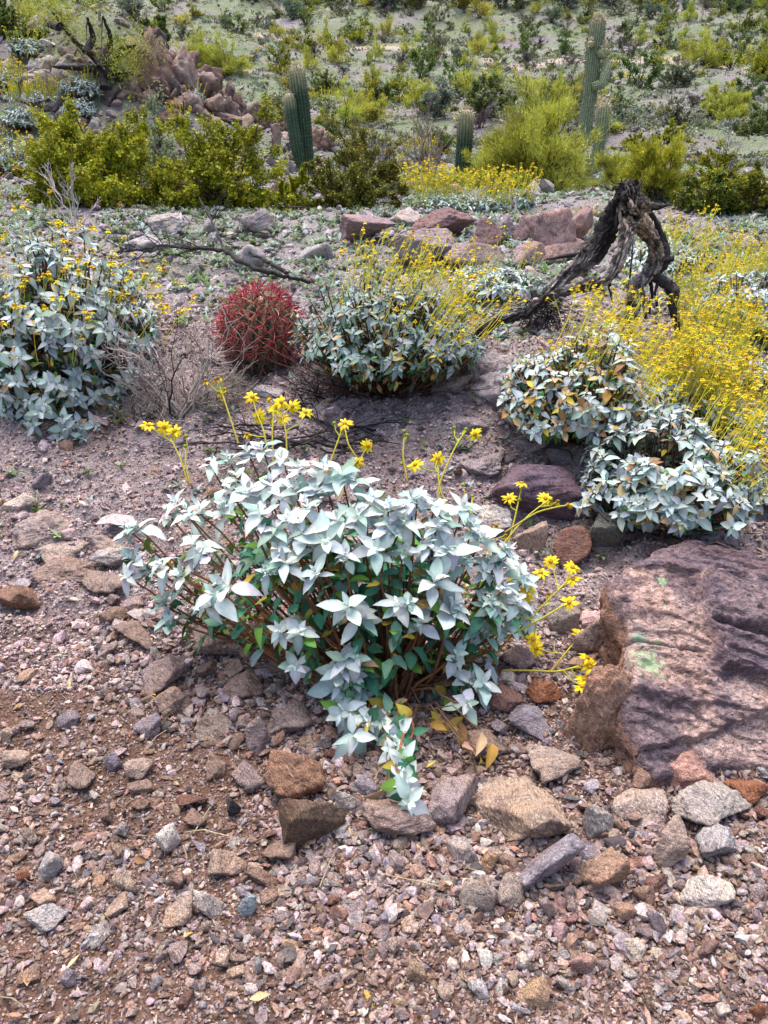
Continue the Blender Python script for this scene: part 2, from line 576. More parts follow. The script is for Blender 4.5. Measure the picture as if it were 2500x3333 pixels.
def build_ground():
    yy = np.concatenate([np.linspace(-40, 0.5, 30)[:-1], np.geomspace(.5, 6.5, 430)[:-1], np.geomspace(6.5, 260, 330)])
    nu = 520
    u = np.linspace(-1, 1, nu)
    u = .55 * u + .45 * u ** 3
    W = 3.0 + 1.35 * np.maximum(yy, 0)
    X = u[None] * W[:, None]
    Y = np.broadcast_to(yy[:, None], X.shape)
    x, y = X.ravel(), Y.ravel()
    z = H(x, y)
    z = z + micro(x, y, z)
    idx = np.arange(len(x)).reshape(len(yy), nu)
    F = np.stack([idx[:-1, :-1], idx[:-1, 1:], idx[1:, 1:], idx[1:, :-1]], -1).reshape(-1, 4)
    c = np.zeros((len(x), 3))
    c[:, 0] = soil_mask(x, y)
    # pale footpath winding over the far slope
    tx = np.array([-6, 0.5, 3.2, 5.0, 4.6, 7.5, 13, 24]); ty = np.array([44, 43.5, 42.0, 39.5, 37.5, 36.4, 37.0, 33])
    s = np.linspace(0, 1, 240)
    pxs, pys = np.interp(s * 7, range(8), tx), np.interp(s * 7, range(8), ty)
    far = (y > 28) & (y < 52)
    fi = np.where(far)[0]
    dmin = np.full(len(fi), 9.)
    for q in range(240):
        dmin = np.minimum(dmin, np.hypot(x[fi] - pxs[q], (y[fi] - pys[q]) * .8))
    c[fi, 1] = sstep(.75, .3, dmin) * .8
    me = mesh_arrays('ground', np.stack([x, y, z], -1), [F], True, c, [ground_mat()])
    o = link('ground', me)
    tag(o, 'stony desert ground rising from gravel path edge to scrubby far hillside', 'ground', kind='structure')
build_ground()

# ------------------------------------------------------------------ stones and boulders
def facet_radius(D, r, nplanes, lo=.62, k=22, flat=None):
    N = nrm(r.normal(size=(nplanes, 3)))
    dd = r.uniform(lo, 1.0, nplanes)
    if flat is not None:
        N = np.concatenate([N, flat[0]]); dd = np.concatenate([dd, flat[1]])
    dots = np.maximum(D @ N.T, 1e-3)
    rr = np.minimum(dd / dots, 4.0)
    return -np.log(np.exp(-k * rr).sum(1)) / k

def stone_verts(seed, level, nplanes=14, lo=.6, k=26, rough=.05, chip=.08, flat=None):
    r = rs(seed)
    D, F = ico(level)
    rad = facet_radius(D, r, nplanes, lo, k, flat)
    rad = rad / rad.max()
    V = D * rad[:, None]
    if level >= 3:
        off = r.uniform(0, 50, 3)
        V = V * (1 + chip * fbm(V * 2.3 + off, 3, .5, seed)[:, None] + rough * fbm(V * 9 + off, 4 if level > 4 else 2, .6, seed + 3)[:, None])
        # split surface: shallow parallel steps of broken rock
        n = nrm(r.normal(size=3))
        t = (V @ n) * r.uniform(5, 9) + .6 * fbm(V * 3 + off, 2, .5, seed + 9)
        V = V * (1 + .018 * (sstep(.35, .5, t - np.floor(t)) - .5)[:, None])
    return V, F

# small gravel: one mass of angular pebbles
def gravel(name, label, n, region, smin, smax, power, pal, wts, seed, level_big=.012, keep=None, sink=.25, cat='gravel'):
    r = rs(seed)
    x, y = region(n, r)
    u = r.random(n)
    s = (smin ** (1 - power) + u * (smax ** (1 - power) - smin ** (1 - power))) ** (1 / (1 - power))
    if keep is not None:
        kk = keep(x, y, s, r)
        x, y, s = x[kk], y[kk], s[kk]
    n = len(x)
    z = H(x, y)
    z = z + micro(x, y, z)
    base = np.stack([x, y, z], -1)
    col = pick(pal, wts, n, r, .2)
    g = G()
    big = s > level_big
    for lvl, selm, nv in ((2, big, 24), (1, ~big, 16)):
        ids = np.where(selm)[0]
        for v in range(nv):
            ii = ids[v::nv]
            if not len(ii): continue
            if lvl == 2:
                Vb, F = stone_verts(seed * 77 + v, 2, 10, .55, 40)
            else:
                Vb, F = ico(1)
                q = rs(seed * 91 + v)
                Vb = Vb * q.uniform(.6, 1.1, (len(Vb), 1))
            q = rs(seed * 5 + v)
            R = rot_rand(len(ii), r)
            asp = np.stack([r.uniform(.8, 1.35, len(ii)), r.uniform(.6, 1.0, len(ii)), r.uniform(.4, .8, len(ii))], -1)
            V = (Vb[None] * asp[:, None]) @ R.transpose(0, 2, 1)
            V[:, :, 2] *= .75
            V = V * (s[ii] * .5)[:, None, None] + base[ii][:, None] + np.array([0, 0, 1]) * (s[ii] * (.5 - sink) * .55)[:, None, None]
            FF = F[None] + (np.arange(len(ii)) * len(Vb))[:, None, None]
            g.add(V, FF.reshape(-1, 3), np.repeat(col[ii], len(Vb), 0))
    o = g.build(name, M['gravel'], smooth=False)
    return tag(o, label, cat, kind='stuff')

PAL_FORE = [(.30, .225, .195), (.26, .21, .20), (.20, .13, .10), (.37, .32, .305), (.085, .073, .075), (.185, .135, .12), (.255, .17, .125), (.20, .18, .20)]
W_FORE = [.2, .2, .17, .09, .08, .13, .09, .04]
PAL_MAUVE = [(.39, .305, .295), (.32, .25, .25), (.43, .355, .335), (.13, .10, .105), (.25, .155, .115)]
W_MAUVE = [.34, .26, .18, .12, .10]

def reg_near(n, r):
    y = r.uniform(.72, 2.25, n)
    x = r.uniform(-1, 1, n) * (.8 + .70 * y)
    return x, y
def keep_near(x, y, s, r):
    sm = soil_mask(x, y)
    return r.random(len(x)) < (1 - .45 * sm) * np.where(s > .016, 1 - .6 * sm, 1)
gravel('gravel', 'loose angular pinkish grey and tan gravel on the near ground', 112000, reg_near, .0068, .048, 2.2, PAL_FORE, W_FORE, 3, .0135, keep_near)
def reg_slope(n, r):
    y = 2.05 + 2.9 * r.random(n) ** 1.25
    x = r.uniform(-1, 1, n) * (.8 + .68 * y)
    return x, y
gravel('gravel', 'fine mauve grit on the slope behind the front bush', 105000, reg_slope, .009, .05, 2.7, PAL_MAUVE, W_MAUVE, 5, .022, None, .3)
gravel('rubble', 'crusted mauve clods half sunk in the slope', 2600, reg_slope, .04, .20, 2.4, PAL_MAUVE, W_MAUVE, 6, .03, None, .48, 'rubble')
def reg_apron(n, r):
    px = r.uniform(900, 2560, n); pv = r.normal(2800, 170, n)
    k = r.random(n) < .4
    px = np.where(k, r.uniform(300, 1500, n), px); pv = np.where(k, 2090 + (px - 300) * .42 + r.normal(0, 110, n), pv)
    pv = np.clip(pv, 1950, 3200)
    q = np.array([ground(a, b) for a, b in zip(px, pv)])
    return q[:, 0], q[:, 1]
gravel('rubble', 'loose broken stones banked up under the bush and ledges', 6500, reg_apron, .016, .075, 2.1, PAL_FORE, W_FORE, 9, .01, None, .2, 'rubble')
def reg_crest(n, r):
    y = 4.4 + 9.5 * r.random(n) ** 1.3
    x = r.uniform(-1, 1, n) * (.8 + .68 * y)
    return x, y
gravel('rubble', 'pale broken rock rubble below the green shrubs', 24000, reg_crest, .024, .2, 2.3, [(.34, .305, .305), (.28, .245, .255), (.22, .185, .19), (.31, .24, .23)], [.4, .3, .2, .1], 7, .03, None, .3, 'rubble')
def reg_far(n, r):
    y = 9 + 55 * r.random(n) ** 1.6
    x = r.uniform(-1, 1, n) * (2 + .72 * y)
    return x, y
gravel('rubble', 'scattered pale rocks across the far hillside', 9000, reg_far, .07, .5, 2.5, [(.32, .29, .29), (.24, .21, .22), (.17, .145, .15)], [.45, .35, .2], 8, .1, None, .3, 'rubble')

RC = dict(tan=(.34, .25, .205), orange=(.30, .20, .155), greypurple=(.24, .205, .235), grey=(.34, .31, .31), light=(.50, .44, .40),
          brown=(.225, .15, .12), darkbrown=(.135, .09, .065), redbrown=(.19, .105, .085), rust=(.24, .105, .06), purple=(.15, .105, .135),
          mauve=(.29, .22, .215), dark=(.065, .06, .065), blue=(.36, .42, .45), pink=(.40, .26, .23), darklichen=(.12, .125, .115), maroon=(.16, .10, .105))
ROCKS = []

def put_rock(name, V, F, loc, rot, color, label, group=None, mat=None, cat='rock'):
    me = mesh_arrays(name, V, [F], True, None, [mat or M['rock']])
    o = link(name, me, loc=loc, rot=rot)
    o.color = tuple(RC[color] if isinstance(color, str) else color) + (1,)
    tag(o, label, cat, group)
    return o

def rock(px, vb, w, h, color, label, seed, level=5, dr=.8, sink=.22, name='rock', nplanes=14, lo=.6, k=26, rough=.045, chip=.09, roty=None, group=None, mat=None, cat='rock', pos=None, flat=None):
    """a boulder whose foot is at that spot of the ground; w and h are its width and visible height"""
    p = ground(px, vb) if pos is None else pos
    m = mpp(p)
    W, Hh = w * m, h * m
    phi = math.atan2(CAMZ - p[2], p[1])
    D = W * dr
    hh = max(.3 * W, (Hh - D * max(0, sin(phi)) * .8) / max(.3, cos(phi)))
    r = rs(seed)
    V, F = stone_verts(seed, level, nplanes, lo, k, rough, chip, flat)
    V = V - (V.max(0) + V.min(0)) / 2
    V = V / (V.max(0) - V.min(0))
    rz = r.uniform(-.3, .3) if roty is None else roty
    V = V * np.array([W, D, hh * (1 + sink)])
    V[:, 2] += hh * (1 + sink) * (.5 - sink / (1 + sink))
    c = np.array([p[0], p[1] + D * .42, 0])
    c[2] = min(H(c[0], c[1])[0], p[2] + .05 * D)
    ROCKS.append((c[0], c[1], max(W, D) * .5))
    return put_rock(name, V, F, c, (0, 0, rz), color, label, group, mat, cat)

# the great slab at the right edge: a sloping face with broken layers, outlined and given its thickness
def slab_boulder():
    r = rs(88)
    A = CAM + (ground(2180, 2500) - CAM) * .925
    Bp, Cp = unY(2300, 1690, 2.50), unY(1990, 1885, 2.13)
    n = nrm(np.cross(Bp - A, Cp - A))
    if n[2] < 0: n = -n
    e1 = nrm(np.cross(np.array([0, 1.0, 0]), n)); e1 = e1 if e1[0] > 0 else -e1
    e2 = np.cross(n, e1)
    def on(px, pv):
        d = ray(px, pv)
        t = ((A - CAM) @ n) / (d @ n)
        q = CAM + d * t - A
        return np.array([q @ e1, q @ e2])
    out = [(1985, 1880), (2040, 1845), (2110, 1795), (2200, 1725), (2290, 1682), (2330, 1680), (2400, 1712), (2560, 1800), (2760, 1980), (2800, 2200), (2720, 2440), (2560, 2500), (2400, 2470), (2300, 2500), (2190, 2500), (2120, 2430), (2075, 2340), (2045, 2250), (2042, 2150), (2062, 2080), (2040, 2010), (2005, 1950)]
    poly = np.array([on(*q) for q in out])
    cen = on(2330, 2130)
    nth, nr, nsd = 460, 130, 34
    th = np.linspace(-pi, pi, nth, endpoint=False)
    R = np.full(nth, 9.0)
    D2 = np.stack([np.cos(th), np.sin(th)], -1)
    for i in range(len(poly)):
        p, q = poly[i] - cen, poly[(i + 1) % len(poly)] - cen
        e = q - p
        den = D2[:, 0] * e[1] - D2[:, 1] * e[0]
        t = (p[0] * e[1] - p[1] * e[0]) / np.where(np.abs(den) < 1e-9, 1e-9, den)
        s = (p[0] * D2[:, 1] - p[1] * D2[:, 0]) / np.where(np.abs(den) < 1e-9, 1e-9, den)
        ok = (t > 0) & (s >= -1e-6) & (s <= 1 + 1e-6)
        R = np.where(ok & (t < R), t, R)
    R = R * (1 + .02 * fbm(np.stack([D2[:, 0] * 9, D2[:, 1] * 9, 0 * th], -1), 3, .6, 3))
    rho = np.linspace(0, 1, nr + 1)[1:] ** .85
    UV = cen + (rho[:, None] * R[None])[..., None] * D2[None]
    uv = UV.reshape(-1, 2)
    U, Vv = uv[:, 0], uv[:, 1]
    edge = np.repeat(rho, nth)
    dist_e = (1 - edge) * np.tile(R, nr)
    P3 = np.stack([U, Vv, 0 * U], -1)
    wob = np.stack([fbm(P3 * 5, 4, .6, 71), fbm(P3 * 5 + 9, 4, .6, 72)], -1) * .018
    q = 1.3 * fbm(P3 * np.array([3, 8, 1]), 4, .5, 74) + 7 * Vv + 1.2 * U
    lay = .012 * (np.floor(q) + sstep(.42, .58, q - np.floor(q)) - 7 * Vv - 1.2 * U)
    h = .016 * fbm(P3 * 3, 3, .5, 73) + lay + .0045 * fbm(P3 * np.array([30, 60, 1]), 3, .65, 75) + .006 * fbm(P3 * np.array([10, 14, 1]), 3, .6, 76)
    def side(a, b):
        """signed distance left of the line a-b in the face"""
        a, b = on(*a), on(*b)
        t = nrm(b - a)
        w = uv + wob - a
        return -(w[:, 0] * t[1] - w[:, 1] * t[0]), w @ t, np.linalg.norm(b - a)
    d1, _, _ = side((2060, 1838), (2500, 1880))      # foot of the dark crest band
    crest = sstep(-.004, .006, d1)
    h -= np.where(d1 > 0, d1 * .55, 0)                # crest leans away
    h += .018 * crest
    d2, _, _ = side((2285, 1880), (2290, 2035))      # upper right plate stands proud
    d3, _, _ = side((2285, 2032), (2560, 2085))
    plate = sstep(-.004, .004, d2) * sstep(-.003, .003, d3) * (1 - crest)
    h += .042 * plate
    d4, _, _ = side((2290, 2050), (2345, 2180))
    d5, _, _ = side((2320, 2170), (2560, 2230))
    plate2 = sstep(-.005, .005, d4) * sstep(.002, -.002, d3) * sstep(-.006, .006, d5)
    h += .05 * plate2
    gap = np.exp(-((d3 + .004) / (.006 + .016 * np.clip((U - on(2290, 2040)[0]) / .15, 0, 1))) ** 2) * sstep(.0, .03, U - on(2288, 2040)[0])
    h -= .14 * gap
    d6, _, _ = side((2100, 2260), (2560, 2330))
    h -= .02 * sstep(-.004, .004, d6 * -1) * (1 - plate2)
    d7, _, _ = side((2060, 2080), (2290, 2120))
    h -= .03 * np.exp(-(d7 / .006) ** 2) * sstep(.02, -.05, U - on(2290, 2100)[0])
    d8, _, _ = side((2120, 2420), (2330, 2360))
    h -= .03 * sstep(-.004, .004, -d8)
    h -= .035 * np.exp(-dist_e / .012)
    top = A + U[:, None] * e1 + Vv[:, None] * e2 + h[:, None] * n
    varn = np.clip(.9 * crest + .75 * plate + .95 * plate2 + .8 * sstep(.0, .45, fbm(P3 * 6, 4, .6, 79)), 0, 1)[:, None]
    rim = top[-nth:]
    down = np.linspace(0, 1, nsd + 1)[1:]
    outw = nrm(D2[:, :1] * e1 + D2[:, 1:] * e2)
    sides = []
    for t in down:
        q = rim + outw * (.012 * np.sin(t * 9) - .05 * t) - n * (.06 * t) - np.array([0, 0, .50]) * t
        k = fbm(q * np.array([14, 14, 26]), 4, .6, 81)
        sides.append(q + outw * (.03 * k * min(1, t * 5))[:, None])
    sides = np.concatenate(sides)
    c0 = (A + cen[0] * e1 + cen[1] * e2 + n * h[:nth].mean())[None]
    V = np.concatenate([top, sides, c0])
    nrows = nr + nsd
    idx = np.arange(nrows * nth).reshape(nrows, nth)
    F4 = np.stack([idx[:-1], np.roll(idx[:-1], -1, 1), np.roll(idx[1:], -1, 1), idx[1:]], -1)[:, :, ::-1].reshape(-1, 4)
    F3 = np.stack([np.roll(idx[0], -1), idx[0], np.full(nth, len(V) - 1)], -1)[:, ::-1]
    C = np.concatenate([np.array([1.1, 1.0, .95]) * (1 - varn) + np.array([.40, .37, .47]) * varn, np.tile([[.85, .62, .48]], (len(sides), 1)), [[1, .9, .9]]])
    lc = lambda x, v: tuple(A + on(x, v)[0] * e1 + on(x, v)[1] * e2)
    mat = rock_mat('slab_rock', dark=(.50, .44, .52), warm=(1.15, 1.0, .88), light=(1.9, 1.75, 1.75), patch=5, streak=56, stretch=2.6, bs=1.0, attr=True, turn=False, ct=.055,
                   lichen=[((.30, .44, .25), lc(2105, 2165), .13, .80), ((.22, .36, .24), lc(2085, 2080), .075, .80), ((.32, .46, .24), lc(2155, 1890), .055, .80), ((.26, .42, .28), lc(2150, 1980), .05, .80),
                           ((.27, .42, .2), lc(2140, 2100), .04, .80), ((.42, .33, .03), lc(2090, 2150), .05, .88)])
    me = mesh_arrays('boulder', V - A, [F3, F4], True, C, [mat])
    o = link('boulder', me, loc=A)
    o.color = (.30, .24, .228, 1)
    tag(o, 'large pink and purple banded slab boulder with green lichen and an open crack', 'boulder')
    for px, pv, q in ((2250, 2350, .25), (2400, 2250, .3), (2250, 2000, .25), (2450, 1950, .3)):
        p = ground(px, pv); ROCKS.append((p[0], p[1], q))
slab_boulder()

R_ = rock
# loose and half-buried rocks around the front bush, each described
R_(1760, 1719, 325, 240, 'purple', 'rounded dark purple boulder with pale top behind the front bush flowers', 101, 6, .75, lo=.8, k=12, nplanes=18)
R_(1597, 1742, 150, 110, (.46, .42, .40), 'pale grey squarish block left of the purple boulder', 102, 5, .7, lo=.55, k=40)
R_(1725, 1800, 120, 108, 'tan', 'tan wedge stone leaning below the pale block', 103, 5, .6, k=40)
R_(1869, 1845, 145, 140, 'redbrown', 'rounded red-brown stone below the purple boulder', 104, 5, .8, lo=.75, k=14)
R_(1990, 1822, 155, 175, 'darklichen', 'dark squarish rock with grey lichen and rusty top under the right bush', 105, 5, .7, lo=.6, k=30)
R_(1840, 2066, 120, 120, 'grey', 'grey fractured rock beside the slab boulder top left corner', 106, 5)
R_(1915, 2138, 125, 150, (.36, .28, .25), 'pinkish tan angular rock against the slab boulder left side', 107, 5)
R_(1690, 2190, 120, 100, 'mauve', 'mauve lump of rock below the yellow flowers', 108, 5)
R_(1780, 2300, 120, 90, 'rust', 'rust-red stone just left of the rusty ledge', 109, 5)
R_(1965, 2450, 240, 370, (.31, .19, .14), 'tall rusty brown ledge split off the slab boulder', 110, 6, 1.1, .3, nplanes=13, k=45, roty=.1, chip=.16, rough=.08)
R_(1735, 2410, 150, 115, 'greypurple', 'blue-grey rounded lump between rusty ledge and dry leaves', 111, 5)
R_(1650, 2330, 110, 100, 'redbrown', 'dull red stone under the low flowering branch', 112, 4)
R_(1675, 2745, 420, 270, (.38, .28, .215), 'broad dusty tan half-buried ledge at lower centre right', 113, 6, .8, .5, nplanes=12, chip=.12)
R_(1950, 2743, 110, 140, (.30, .26, .24), 'upright grey-brown block at right end of the tan ledge', 114, 5, .8, k=40)
R_(1805, 2910, 235, 185, (.26, .225, .25), 'pointed grey-purple rock rising from the gravel', 115, 5, .6, .3, nplanes=9, k=40)
R_(1970, 2930, 165, 180, 'orange', 'flat orange-brown slab right of the pointed rock', 116, 5, .9, .4)
R_(2185, 2820, 160, 155, 'tan', 'rounded tan rock above the gravel at lower right', 117, 5, .8)
R_(2340, 2805, 150, 130, 'grey', 'pale grey split slab right of the rounded tan rock', 118, 5)
R_(2105, 2692, 210, 130, (.37, .30, .27), 'low pinkish ledge below the red and pink block', 119, 5, .7)
R_(2350, 2715, 300, 140, (.36, .31, .28), 'wide grey-tan ledge near the right edge', 120, 5, .6)
R_(2275, 2595, 215, 150, (.35, .20, .165), 'pink and dark red block at the foot of the slab boulder', 121, 5, .6)
R_(2450, 2614, 135, 95, 'rust', 'rusty red rounded stone at right edge under the slab boulder', 122, 5, lo=.75, k=14)
R_(2450, 2495, 130, 85, 'grey', 'grey slab lodged under the slab boulder at right edge', 123, 5)
R_(2115, 2595, 140, 125, 'brown', 'brown wedge rock between ledge and slab boulder', 124, 5)
R_(1480, 2700, 210, 170, 'mauve', 'mauve broken rock left end of the tan ledge', 125, 5, .7, .3)
R_(1300, 2750, 260, 170, (.25, .18, .16), 'brown rock under the hanging leafy tail of the front bush', 126, 5, .7, .3)
R_(1010, 2782, 205, 215, 'darkbrown', 'large dark brown angular rock left of the leafy tail', 127, 6, .8, .15, nplanes=9, k=40)
R_(955, 2625, 200, 195, (.25, .145, .10), 'reddish brown tilted slab above the dark angular rock', 128, 5, .8)
R_(905, 2805, 115, 78, 'brown', 'flat brown stone at left foot of the dark angular rock', 129, 4)
R_(725, 2150, 235, 130, (.26, .18, .16), 'mauve-brown block under left arm of the front bush', 130, 5, .7)
R_(515, 2258, 160, 130, 'mauve', 'mauve lumpy rock left of the block under the bush', 131, 5)
R_(795, 2290, 145, 115, (.26, .18, .15), 'brown rock below the block under the bush', 132, 5)
R_(840, 2455, 80, 130, 'mauve', 'upright mauve splinter rock left of the leafy tail', 133, 4)
R_(950, 2400, 190, 120, (.29, .22, .20), 'mauve rock with dusty top under the bush centre', 134, 5)
R_(358, 1860, 125, 90, 'grey', 'grey fractured rock beyond the leftmost leaf arm', 135, 5)
R_(50, 1680, 120, 90, 'light', 'pale boulder at left edge of the mauve slope', 136, 5, .8)
R_(190, 1860, 170, 105, (.38, .29, .25), 'pinkish half-buried rock on the slope at left', 137, 5)
R_(130, 1590, 70, 60, 'greypurple', 'small grey-purple lump on the slope at left', 138, 4)
R_(365, 2045, 100, 75, 'brown', 'brown stone left of the leafy left arm', 139, 4)
R_(60, 2010, 190, 130, (.22, .13, .095), 'reddish brown bank rock at left edge', 140, 5, .8, .5)
R_(445, 2548, 95, 85, 'tan', 'tan cube-like stone on the reddish soil', 141, 4, k=40)
R_(365, 2520, 60, 80, 'greypurple', 'grey chip left of the tan cube-like stone', 142, 4)
R_(455, 2590, 85, 60, 'brown', 'brown flat stone below the tan cube-like stone', 143, 4)
R_(540, 2785, 85, 100, 'light', 'whitish grey streaked stone in gravel at left centre', 144, 4)
R_(400, 2905, 95, 75, (.36, .28, .23), 'tan-grey lump in the left gravel', 145, 4)
R_(675, 2993, 90, 100, 'light', 'light cream stone in the gravel lower left', 146, 4)
R_(806, 2985, 65, 78, 'blue', 'pale blue-green flake in the gravel', 147, 4, .5)
R_(572, 2905, 65, 70, 'brown', 'brown pitted stone in gravel left of the cream stone', 148, 4)
R_(128, 2955, 95, 62, 'tan', 'tan oblong stone near left edge of the gravel', 149, 4)
R_(72, 2880, 52, 55, 'rust', 'small rust stone near left edge of the gravel', 150, 4)
R_(224, 3220, 72, 78, 'greypurple', 'blue-grey stone on bare earth at lower left', 151, 4)
R_(1085, 3106, 72, 42, (.55, .45, .41), 'small smooth pinkish white stone in the gravel', 152, 4, lo=.85, k=10)
R_(1155, 2993, 105, 70, 'mauve', 'mauve flat stone in the gravel at centre', 153, 4)
R_(45, 2502, 95, 75, 'tan', 'tan stone at left edge of reddish soil', 154, 4)
R_(757, 2655, 55, 75, 'dark', 'small black stone left of the dark angular rock', 155, 4)
R_(1125, 2655, 75, 98, 'grey', 'grey stone right of the dark angular rock', 156, 4)
R_(1560, 2985, 125, 125, (.35, .28, .24), 'long tan stone slanting in the gravel below the ledge', 157, 4, .6)
R_(1665, 2955, 110, 98, (.27, .21, .18), 'grey-brown stone right of the long slanting stone', 158, 4)
R_(1590, 2850, 62, 78, (.38, .24, .15), 'small orange-tan block left of the pointed rock', 159, 4, k=40)
R_(1657, 2850, 75, 68, 'brown', 'brown stone beside the small orange-tan block', 160, 4)
R_(1510, 2828, 105, 105, (.37, .31, .29), 'grey-tan slab stone below left end of the ledge', 161, 4)
R_(1295, 2838, 65, 70, 'mauve', 'mauve chunk below the brown rock under the tail', 162, 4)
R_(2305, 2965, 200, 140, 'light', 'large light tan stone in the gravel at lower right', 163, 5, .7)
R_(2100, 2948, 78, 76, 'brown', 'brown stone right of the orange slab', 164, 4)
R_(2037, 3002, 72, 70, 'orange', 'brown-orange stone below the orange slab', 165, 4)
R_(2138, 3045, 62, 80, 'greypurple', 'grey upright stone in the lower right gravel', 166, 4)
R_(1735, 3280, 118, 108, (.36, .25, .17), 'orange-tan flat stone in the bottom gravel', 167, 4, .8)
R_(1898, 3182, 95, 80, 'pink', 'pale pink sliver stone in the bottom gravel', 168, 4, .5)
R_(1468, 3085, 64, 68, 'brown', 'brown stone in gravel below the long slanting stone', 169, 4)
R_(1355, 3205, 64, 82, (.33, .24, .17), 'tan rounded stone in the bottom gravel at centre', 170, 4)
R_(1276, 3115, 58, 68, 'tan', 'tan chip beside the tan rounded stone', 171, 4)
R_(1563, 3250, 70, 60, 'grey', 'grey round stone left of the orange-tan flat stone', 172, 4)
R_(2472, 3330, 56, 72, 'rust', 'rust-brown stone at lower right corner', 173, 4)
R_(2450, 2822, 66, 48, 'brown', 'brown stone at right edge above the gravel', 174, 4)
R_(2095, 2560, 60, 60, 'redbrown', 'small red stone at the bottom of the crack', 175, 4)
R_(2040, 2380, 70, 60, 'greypurple', 'small grey stone perched on the rusty ledge', 176, 4)
# the mid slope and the rock shelf behind it
R_(1640, 1330, 230, 160, (.36, .32, .34), 'pale grey ridge rock right of the twiggy bush', 201, 5, 1.2, .5)
R_(1745, 1480, 200, 80, (.33, .28, .29), 'pale mauve outcrop on the ridge above the purple boulder', 202, 5, 1.0, .5)
R_(1520, 1430, 170, 90, (.30, .26, .28), 'grey crusted rock on the slope right of burnt twigs', 203, 5, 1.0, .5)
R_(870, 1320, 110, 70, (.33, .30, .32), 'grey rock on the slope below the barrel cactus', 204, 4, .9, .4)
R_(1200, 800, 180, 95, (.25, .175, .19), 'flat-topped purple-pink slab at left of the rock shelf', 205, 5, .9, .2, k=34)
R_(1375, 885, 225, 135, (.25, .20, .22), 'big grey-purple boulder under the overhanging rock', 206, 5, .7, .2)
R_(1470, 765, 215, 90, (.21, .13, .13), 'overhanging dark red slab on top of the rock shelf', 207, 5, .8, .1, k=30, pos=ground(1450, 800) + np.array([0, .1, .12]))
R_(1585, 830, 135, 115, 'maroon', 'dark maroon wedge boulder under the overhanging slab', 208, 5, .7)
R_(1545, 870, 230, 75, 'mauve', 'long low mauve slab in front of the dark wedge', 209, 5, .6)
R_(1655, 775, 100, 75, 'greypurple', 'dark blue-grey boulder between wedge and pink outcrop', 210, 5, .7)
R_(1790, 850, 175, 165, (.31, .21, .205), 'pink fractured outcrop left of the dead trunk, left half', 211, 5, .8)
R_(1865, 800, 150, 130, (.29, .185, .175), 'pink fractured outcrop left of the dead trunk, right half', 212, 5, .8)
R_(1730, 870, 130, 80, (.30, .21, .20), 'low pink fractured rock at the foot of the pink outcrop', 224, 5, .8, k=36)
R_(1835, 865, 150, 85, (.27, .19, .185), 'dusky pink rock under the right half of the pink outcrop', 225, 5, .8, k=36)
R_(1715, 790, 85, 85, (.26, .18, .18), 'dark pink wedge at the left end of the pink outcrop', 226, 5, .8, k=36)
R_(1320, 735, 130, 55, (.37, .32, .31), 'pale flat rock behind the shelf', 213, 4, .8)
R_(545, 770, 130, 70, 'grey', 'grey boulder with broken face behind the dead branch, upper left', 214, 5, .8)
R_(830, 765, 140, 80, (.40, .34, .345), 'pale pink-grey boulder among seedlings', 215, 5, .8)
R_(685, 765, 60, 50, 'grey', 'small grey stone left of the pale pink-grey boulder', 216, 4)
R_(470, 830, 150, 60, (.34, .32, .34), 'low grey rock left of the dead branch', 217, 4, .8)
R_(800, 880, 120, 80, 'grey', 'grey rock right of the forked dead branch', 218, 4, .8)
R_(1020, 850, 140, 60, (.36, .33, .34), 'flat pale rock left of the flowering bush', 219, 4, .8)
R_(900, 690, 110, 45, (.36, .33, .34), 'pale rock at foot of the green shrubs', 220, 4, .8)
R_(2440, 830, 90, 60, (.35, .32, .32), 'pale rock at right edge above the yellow drift', 221, 4)
R_(2460, 1090, 110, 150, (.32, .28, .30), 'grey rock at right edge among flowers', 222, 4)
R_(900, 640, 75, 65, 'maroon', 'dark purple rock left of the saguaro pair foot', 223, 4, pos=at_Y(910, 9.3))

# bedrock showing through the slope
for i, (px, vb, w, h, c, lab) in enumerate([
        (1590, 1290, 200, 150, (.31, .27, .285), 'smooth pale bedrock hump at the head of the central rib'), (1700, 1420, 190, 120, (.30, .25, .255), 'lumpy bedrock on the middle of the central rib'),
        (1480, 1300, 150, 100, (.27, .23, .24), 'fractured bedrock left of the central rib'), (1560, 1560, 200, 90, (.29, .24, .245), 'pale crusted bedrock above the squarish block'),
        (1820, 1530, 130, 80, (.26, .22, .23), 'mauve bedrock knob right of the central rib'), (1400, 1560, 150, 70, (.28, .235, .24), 'low crusted rock behind the front bush'),
        (90, 1790, 260, 90, (.33, .255, .235), 'long pinkish bedrock lip at left edge above the red bank'), (300, 1830, 210, 80, (.31, .245, .23), 'pinkish bedrock lip left of the leafy arm'),
        (180, 1930, 230, 90, (.27, .19, .16), 'brownish crumbling lip on the red bank at left'), (330, 1940, 150, 80, (.25, .19, .17), 'crumbling brown rock below the leafy left arm'),
        (430, 2110, 150, 90, (.24, .17, .145), 'brown block in the bank under the leafy left arm'), (560, 2330, 140, 100, (.26, .19, .165), 'brown block in the bank left of the mauve splinter'),
        (690, 2420, 130, 100, (.29, .22, .19), 'tan block at the foot of the left bank'), (1040, 2270, 200, 110, (.22, .16, .14), 'dark brown block under the bush centre'),
        (1230, 2420, 200, 120, (.25, .185, .16), 'dusty brown block beneath the bush stems'), (1450, 2330, 180, 90, (.24, .19, .175), 'mauve-brown rock under the low branch'),
        (1590, 2480, 160, 110, (.25, .18, .15), 'brown rock behind the broad tan ledge'), (1820, 2560, 190, 110, (.30, .23, .20), 'tan rock between the broad ledge and the rusty ledge')]):
    R_(px, vb, w, h, c, lab, 700 + i, 5, .8, .4, nplanes=12, lo=.6, k=32, chip=.13, rough=.06)

